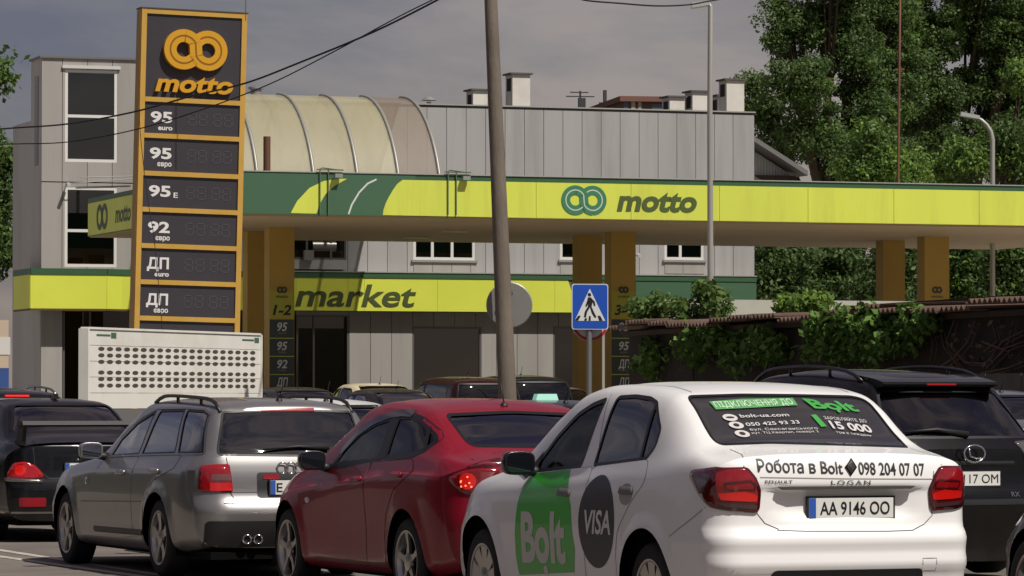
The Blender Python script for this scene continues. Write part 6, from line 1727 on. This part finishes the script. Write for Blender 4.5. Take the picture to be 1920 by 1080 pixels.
# ------------------------------------------------------------------ cars further off: same kind of shell, fewer fittings
GEN = {
    'saloon': dict(L=(-.95, 3.45), wb=2.62, ar=.36, az=.31, H=1.45, K=dict(
        z7=[(-.95, 1.02), (-.5, 1.08), (-.38, 1.12), (.10, 1.37), (.25, 1.405), (.7, 1.445), (1.1, 1.445), (1.45, 1.39), (2.25, 1.0), (2.5, .95), (3.1, .86), (3.45, .68)],
        z5=[(-.95, .99), (-.5, 1.04), (-.36, 1.08), (.08, 1.30), (.28, 1.345), (.7, 1.38), (1.05, 1.378), (1.45, 1.25), (2.25, .96), (3.1, .82), (3.45, .64)],
        w5=[(-.95, .62), (-.4, .63), (.1, .585), (.7, .60), (1.3, .61), (2.25, .67), (3.2, .58)],
        z4=[(-.95, .95), (-.5, 1.0), (.5, .99), (1.7, .93), (2.4, .88), (3.45, .6)], w4=[(-.95, .70), (-.5, .745), (.5, .765), (1.7, .765), (2.4, .74), (3.45, .62)],
        z3=[(-.95, .86), (1, .85), (2.5, .76), (3.45, .52)], w3=[(-.95, .79), (-.4, .83), (1, .835), (2.5, .82), (3.45, .72)],
        z2=[(-.95, .52), (3.45, .48)], w2=[(-.95, .80), (-.3, .845), (1, .84), (2.5, .84), (3.45, .76)],
        ws=[(-.95, .76), (0, .80), (2.6, .80), (3.45, .70)], zb=[(-.95, .26), (-.5, .22), (0, .19), (3.45, .19)]),
        fg=[(.92, .995), (.92, 1.335), (1.25, 1.30), (1.82, .965)], rg=[(.86, 1.0), (.86, 1.34), (.38, 1.32), (.10, 1.17), (.08, 1.03)], bg=[(-.50, 1.375), (.50, 1.375), (.60, 1.125), (-.60, 1.125)], fw=[(-.6, 1.02), (.6, 1.02), (.5, 1.36), (-.5, 1.36)], lamp=(.42, .76, .72, .90)),
    'offroad': dict(L=(-.95, 3.55), wb=2.66, ar=.38, az=.34, H=1.68, K=dict(
        z7=[(-.95, 1.05), (-.90, 1.25), (-.78, 1.50), (-.66, 1.60), (-.3, 1.65), (.6, 1.68), (1.15, 1.65), (1.45, 1.60), (2.2, 1.16), (2.4, 1.10), (3.1, 1.02), (3.55, .84)],
        z5=[(-.95, 1.02), (-.88, 1.22), (-.75, 1.45), (-.60, 1.54), (-.2, 1.58), (.6, 1.61), (1.1, 1.58), (1.45, 1.46), (2.2, 1.10), (3.1, .97), (3.55, .80)],
        w5=[(-.95, .66), (-.8, .64), (-.3, .63), (.6, .64), (1.2, .65), (2.2, .70), (3.55, .6)],
        z4=[(-.95, 1.0), (-.5, 1.07), (.5, 1.06), (1.7, 1.03), (2.4, 1.0), (3.55, .74)], w4=[(-.95, .73), (-.6, .78), (.5, .80), (1.7, .80), (2.4, .78), (3.55, .66)],
        z3=[(-.95, .92), (1.7, .90), (2.5, .85), (3.55, .62)], w3=[(-.95, .82), (-.4, .865), (1, .87), (2.5, .865), (3.55, .76)],
        z2=[(-.95, .58), (3.55, .56)], w2=[(-.95, .84), (-.3, .885), (1, .88), (2.6, .885), (3.55, .80)],
        ws=[(-.95, .78), (0, .83), (2.7, .83), (3.55, .72)], zb=[(-.95, .32), (-.5, .28), (0, .25), (3.55, .26)]),
        fg=[(.90, 1.08), (.90, 1.54), (1.2, 1.51), (1.85, 1.06)], rg=[(.84, 1.08), (.84, 1.545), (-.30, 1.50), (-.42, 1.14)], bg=[(-.58, 1.53), (.58, 1.53), (.68, 1.12), (-.68, 1.12)], fw=[(-.62, 1.12), (.62, 1.12), (.54, 1.56), (-.54, 1.56)], lamp=(.50, .80, .86, 1.08)),
}
def far_car(name, label, px, dist, kind, colour, top_y=None, metal=.3, th=22.0, glass_m=None, rails=False, brake=False, front_px=False, z0=0.0, lights=True, txt=None):
    g = GEN[kind]; y0, y1 = g['L']
    sc = 1.0
    S = Shell(g['K'], y0, y1, [(.2, .05), (.42, 0), (.62, 0), (.72, .04), (.95, .06), (1.05, .10)], [(.2, .05), (.45, 0), (.65, .04), (.85, .15)], (0, g['wb']), g['ar'], g['az'], rcr=.24, rcf=.42, bow=.06, step=.075, fine=.6)
    u = Vector((-math.sin(R(th)), math.cos(R(th)), 0))
    c = at(px, 745, dist); c.z = 0
    loc = c - u * (y1 if front_px else y0)
    if top_y is not None: z0 = at(px, top_y, dist + 1.6).z - g['H']
    root = thing(name, label, 'car', (loc.x, loc.y, z0), R(th), 'cars waiting further ahead')
    M = paint(name + ' ' + colour, colour, metal, .32); GM = glass_m or G_DARK
    for fr in 'LR':
        window(S, root, 'front_door_glass', rnd(g['fg'], .03), fr, GM, .025, .12); window(S, root, 'rear_door_glass', rnd(g['rg'], .03), fr, GM, .025, .12)
        a, b, z_ = (.89, 1.0, .97)
        for d in ([(.88, .30), (1.9, .30), (1.95, .7), (1.82, .92), (.89, .96)], [(.44, .30), (.86, .30), (.87, .96), (.05, .98), (.42, .6)]):
            d = rnd(d, .05); o = S.patch('door', d, fr, M, root, .003, .12); S.strip('door_gap', d, fr, .008, M_SEAM, o, .0015)
    window(S, root, 'rear_window', rnd(g['bg'], .05), 'B', GM, .025, .10); window(S, root, 'windscreen', rnd(g['fw'], .05), 'F', G_MID, .03, .12)
    x0, x1, zl0, zl1 = g['lamp']
    for sd_ in (-1, 1):
        fr = RL if sd_ < 0 else RRt
        lp = [(lambda v: (v.dot(fr[0]), v.dot(fr[1])))(S.on(sd_ * a, z_, 'B')[0]) for a, z_ in ((x0, zl0), (x1, zl0 + .02), (x1, zl1 - .03), (x0 + .03, zl1))]
        S.patch('tail_lamp', rnd(lp, .02), fr, M_BRAKE if brake else M_REDB, root, .008, .06, skirt=.012)
        S.patch('headlamp', rnd([(sd_ * .42, .62), (sd_ * .70, .66), (sd_ * .70, .76), (sd_ * .46, .72)], .03), 'F', M_CLEARL, root, .006, .08)
        mirror(root, sd_ * .93, 1.78, g['H'] - .45, sd_, M if kind == 'saloon' else M_DARK, .20, .17 if kind == 'offroad' else .14)
        if rails: rail(S, root, (-.45, 1.15), mat('satin chrome', '9a9792', .25, .9), sd_ * .58, .05)
    if brake:
        p, n_ = S.on(0, g['bg'][0][1] + (.035 if kind == 'offroad' else .02), 'B', .01); MB().box(p.x - .16, p.x + .16, p.y - .02, p.y + .02, p.z - .012, p.z + .012).build('high_brake_lamp', M_BRAKE, root)
    p, n_ = S.on(0, .74, 'B', .014); plate(root, p, '')
    aerial(S, root, 0, .35, .18, .10)
    fittings(S, None, root, M, (0, g['wb']), g['ar'], g['az'], .31 if kind == 'saloon' else .34, .21, .2, 'five', .73 if kind == 'saloon' else .76, seat_z=.42 if kind == 'saloon' else .58)
    return root, S
far_car('black_offroad_car', 'black off-roader with silver roof rails and lit brake strip behind the winged saloon', 42, 52, 'offroad', '15151a', 727, brake=True, rails=True)
far_car('dark_saloon_car', 'dark saloon roof in front of the price column numbered 1-2', 530, 75, 'saloon', '23242c', 731)
far_car('bronze_saloon_car', 'dark bronze saloon roof in front of the market door', 604, 73, 'saloon', '3a3836', 725, metal=.5)
far_car('white_hatchback_car', 'white car roof between the grey estate and the red saloon', 705, 34.5, 'saloon', 'dcdad5', 746, metal=0)
far_car('cream_saloon_car', 'cream coloured car roof in front of the market wall', 752, 83, 'saloon', 'e0d4b4', 718, metal=0, glass_m=G_DARK)
far_car('dark_hatchback_car', 'dark car with blue tinted rear glass before the market window', 790, 74, 'saloon', '2c2624', 728, glass_m=glass('blue rear glass', '2c4a8a', 1.6))
far_car('maroon_offroad_car', 'dark red off-roader behind the foot of the concrete pole', 922, 78, 'offroad', '300c11', 706)
far_car('black_van_car', 'black tall car just right of the concrete pole', 1022, 81, 'offroad', '121216', 703)
far_car('silver_saloon_car', 'silver car with lit tail lamp beside the crossing sign post', 1090, 82, 'saloon', '8a8a88', 724, brake=True)
r_, s_ = far_car('dark_taxi_car', 'dark car with a lit roof lamp just behind the red saloon roof', 1160, 38, 'saloon', '26252a', 749)
p, n_ = s_.on(-.05, .75, 'T')
tx_ = MB().prism([(-.12, 0), (.12, 0), (.10, .06), (-.10, .06)], 'y', -.05, .05).build('roof_lamp', mat('taxi lamp', 'a9d8c8', .3, emit='a8e8d4', estr=.35), r_); tx_.location = p
far_car('grey_car', 'grey car roof at the right picture edge beyond the black off-roader', 1985, 44, 'saloon', '6a6b70', 730)
far_car('dark_edge_car', 'dark car nose cut off by the lower right corner', 2030, 25.2, 'saloon', '2a2224', front_px=True, th=22)

# ------------------------------------------------------------------ the white truck body with rows of air holes
TA, TB = at(163, 617, 52.0), at(490, 629, 57.4)
ed = Vector((TB.x - TA.x, TB.y - TA.y, 0)); TL = ed.length; ed.normalize(); rzT = math.atan2(ed.y, ed.x)
tr = thing('perforated_board', 'tall white perforated board standing on a low trailer', 'board', (TA.x, TA.y, 0), rzT)
TH_ = TA.z
M_TRK = mat('truck white', 'e2e0d6', .5, var=.04, vscale=1.5, dirt='b8b2a0', dirt_amt=.35, dscale=1.2)
nb = 5; zlo = 1.30; hb = (TH_ - zlo) / nb; DT = .10
for i in range(nb): MB().box(0.04, TL - .04, 0, DT, zlo + i * hb + .003, zlo + (i + 1) * hb - .003).build('board_panel', M_TRK, tr)
for x in (0, TL - .038): MB().box(x, x + .038, -.02, DT + .02, zlo, TH_ + .01).build('corner_post', M_TRK, tr)
MB().box(.04, TL - .04, -.015, DT + .01, TH_ + .001, TH_ + .03).build('top_rail', M_TRK, tr)
MB().box(0.05, TL - .05, .005, .5, .62, zlo - .005).build('trailer_side', mat('trailer grey', '6a6765', .8), tr)
mb = MB()
for r0 in (.25, .56):
    for row in range(3):
        for k in range(20):
            x = TL * (.075 + .87 * k / 19.0); z = TH_ - (r0 + row * .085) * 1.0
            n_ = 12; kk_ = len(mb.v)
            for j in range(n_):
                t = 2 * math.pi * j / n_; mb.v.append((x + .095 * math.cos(t), -.004, z + .026 * math.sin(t)))
            mb.f.append(tuple(kk_ + j for j in range(n_)))
tag(mb.build('air_holes', mat('hole dark', '4a4038', .9), tr), kind='stuff')
for x in (TL * .05, TL * .88):
    mb = MB().box(x, x + .42, -.003, -.001, TH_ - .085, TH_ - .06).box(x + .44, x + .60, -.003, -.001, TH_ - .11, TH_ - .035); tag(mb.build('maker_mark', mat('truck mark green', '4a6a58', .5), tr), kind='stuff')
for x in (TL * .3, TL * .7):
    o = MB().lathe([(.20, -.10), (.30, -.11), (.33, -.07), (.33, .07), (.30, .11), (.20, .10), (.20, -.10)], 24, 'y').build('wheel', M_TYRE, tr, True, auto=40); o.location = (x, .25, .33)
    MB().lathe([(.001, -.05), (.12, -.08), (.205, -.095)], 16, 'y').build('rim', M_ALLOY, o, True)

# ------------------------------------------------------------------ houses beyond
gh = at(1414, 335, 112)
hs = thing('gable_house', 'pale house gable with grey eaves right of the market roof', 'house', (at(1440, 745, 112).x, 112, 0), R(19))
def gx(px): return (px - 1440) / (FPX / 112)
def gz(y): return at(1440, y, 112).z
MB().prism([(gx(1300), gz(640)), (gx(1300), gz(300)), (gx(1402), gz(268)), (gx(1495), gz(322)), (gx(1495), gz(640))], 'y', .45, 8).build('wall', mat('white gable', 'cfcdc6', .8, var=.05), hs)
for (p, q) in (((1400, 256), (1512, 320)),):
    a, b = (gx(p[0]), gz(p[1])), (gx(q[0]), gz(q[1])); t = .14
    MB().prism([a, b, (b[0], b[1] - t), (a[0], a[1] - t)], 'y', -.35, 8.4).build('roof', mat('grey roof sheet', '6e6b68', .7), hs)
for i in range(16):
    x0 = gx(1402 + i * 6); x1 = gx(1402 + (i + 1) * 6) - .012
    MB().box(x0, x1, .40, .449, gz(640), gz(273 + i * 3.5)).build('gable_board', mat('white boards', 'cfcdc6', .8, var=.06), hs)
MB().box(gx(1414), gx(1500), .1, .39, gz(345), gz(328)).build('eaves_board', mat('brown board', '4a3a30', .8), hs)
def far_house(label, px0, px1, ytop, dist, wallc, roofc, wins):
    a, b = at(px0, ytop, dist), at(px1, ytop, dist); w = b.x - a.x
    o = thing('distant_house', label, 'house', ((a.x + b.x) / 2, dist, 0), R(10), 'houses far behind the market roof')
    MB().box(-w / 2, w / 2, 0, 8, -.1, a.z - .25).build('wall', mat('far wall ' + wallc, wallc, .9, var=.06), o)
    MB().box(-w / 2 - .2, w / 2 + .2, -.2, 8.2, a.z - .249, a.z).build('roof', mat('far roof ' + roofc, roofc, .8), o)
    for (f0, f1, y0, y1, c) in wins:
        MB().box(-w / 2 + w * f0, -w / 2 + w * f1, -.03, -.001, at(px0, y1, dist).z, at(px0, y0, dist).z).build('window', mat('far pane ' + c, c, .4), o)
    return o, a.z
far_house('distant brown block with blue strip behind the market parapet', 1168, 1243, 181, 190, '6a5248', '755044', [(.14, .50, 186, 190, '3a5aa0'), (.20, .30, 191, 208, 'b0a898'), (.38, .46, 191, 208, 'b0a898'), (0.01, .12, 184, 208, '5a6478'), (.72, .98, 195, 208, '5a6068')])
o, zt = far_house('distant low brown roof with aerials behind the market parapet', 1036, 1140, 203, 195, '5a5058', '5a4642', [(.1, .2, 206, 212, '2a2a30')])
mb = MB(); mb.tube([(0, 0, zt), (0, 0, zt + .85)], .05, 6); mb.box(-.7, .7, -.05, .05, zt + .55, zt + .6); mb.box(-.5, .4, -.05, .05, zt + .75, zt + .8); mb.box(-.1, .25, -.1, .1, zt, zt + .5); mb.box(1.15, 1.3, -.1, .1, zt, zt + .9); mb.box(.95, 1.5, -.1, .1, zt, zt + .3)
tag(mb.build('aerial_cluster', mat('aerial grey', '3a383c', .7), o), kind='stuff')
kk = at(0, 745, 120)
ko = thing('roadside_kiosk', 'small white and blue kiosk at the left picture edge', 'kiosk', (kk.x, 120, LOT), R(10))
zk = lambda y: at(0, y, 120).z - LOT
MB().box(-3, .25, 0, 3, zk(690), zk(600)).build('wall', mat('kiosk cream', 'b8a890', .8), ko)
MB().box(-3, .3, -.02, 3, zk(665), zk(632)).build('sign_board', mat('kiosk white', 'c8c6c0', .7), ko)
MB().box(-3, .26, -.01, 3, 0, zk(690) - .002).build('base', mat('kiosk blue', '2c4a86', .7), ko)

# ------------------------------------------------------------------ thicket along the left of the road, mirrored in the cars' sides
cen, rad = [], []
rs = np.random.default_rng(77)
for k in range(380):
    t = rs.uniform(-5, 62); o_ = rs.uniform(-1.6, 1.6); h_ = rs.uniform(.02, 1) ** .8 * (2.7 + .8 * math.sin(t * .35))
    cen.append((-9.8 - .375 * t - .927 * o_, 19 + .927 * t - .375 * o_, h_)); rad.append((1.3, 1.3, .95))
th_ = leaf_cloud('roadside_thicket', cen, rad, 90, .42, leaf_mat('thicket leaves', '22301c', '3c4c2c', .3), None)
tag(th_, 'dense green thicket along the left side of the road', 'thicket', kind='stuff')
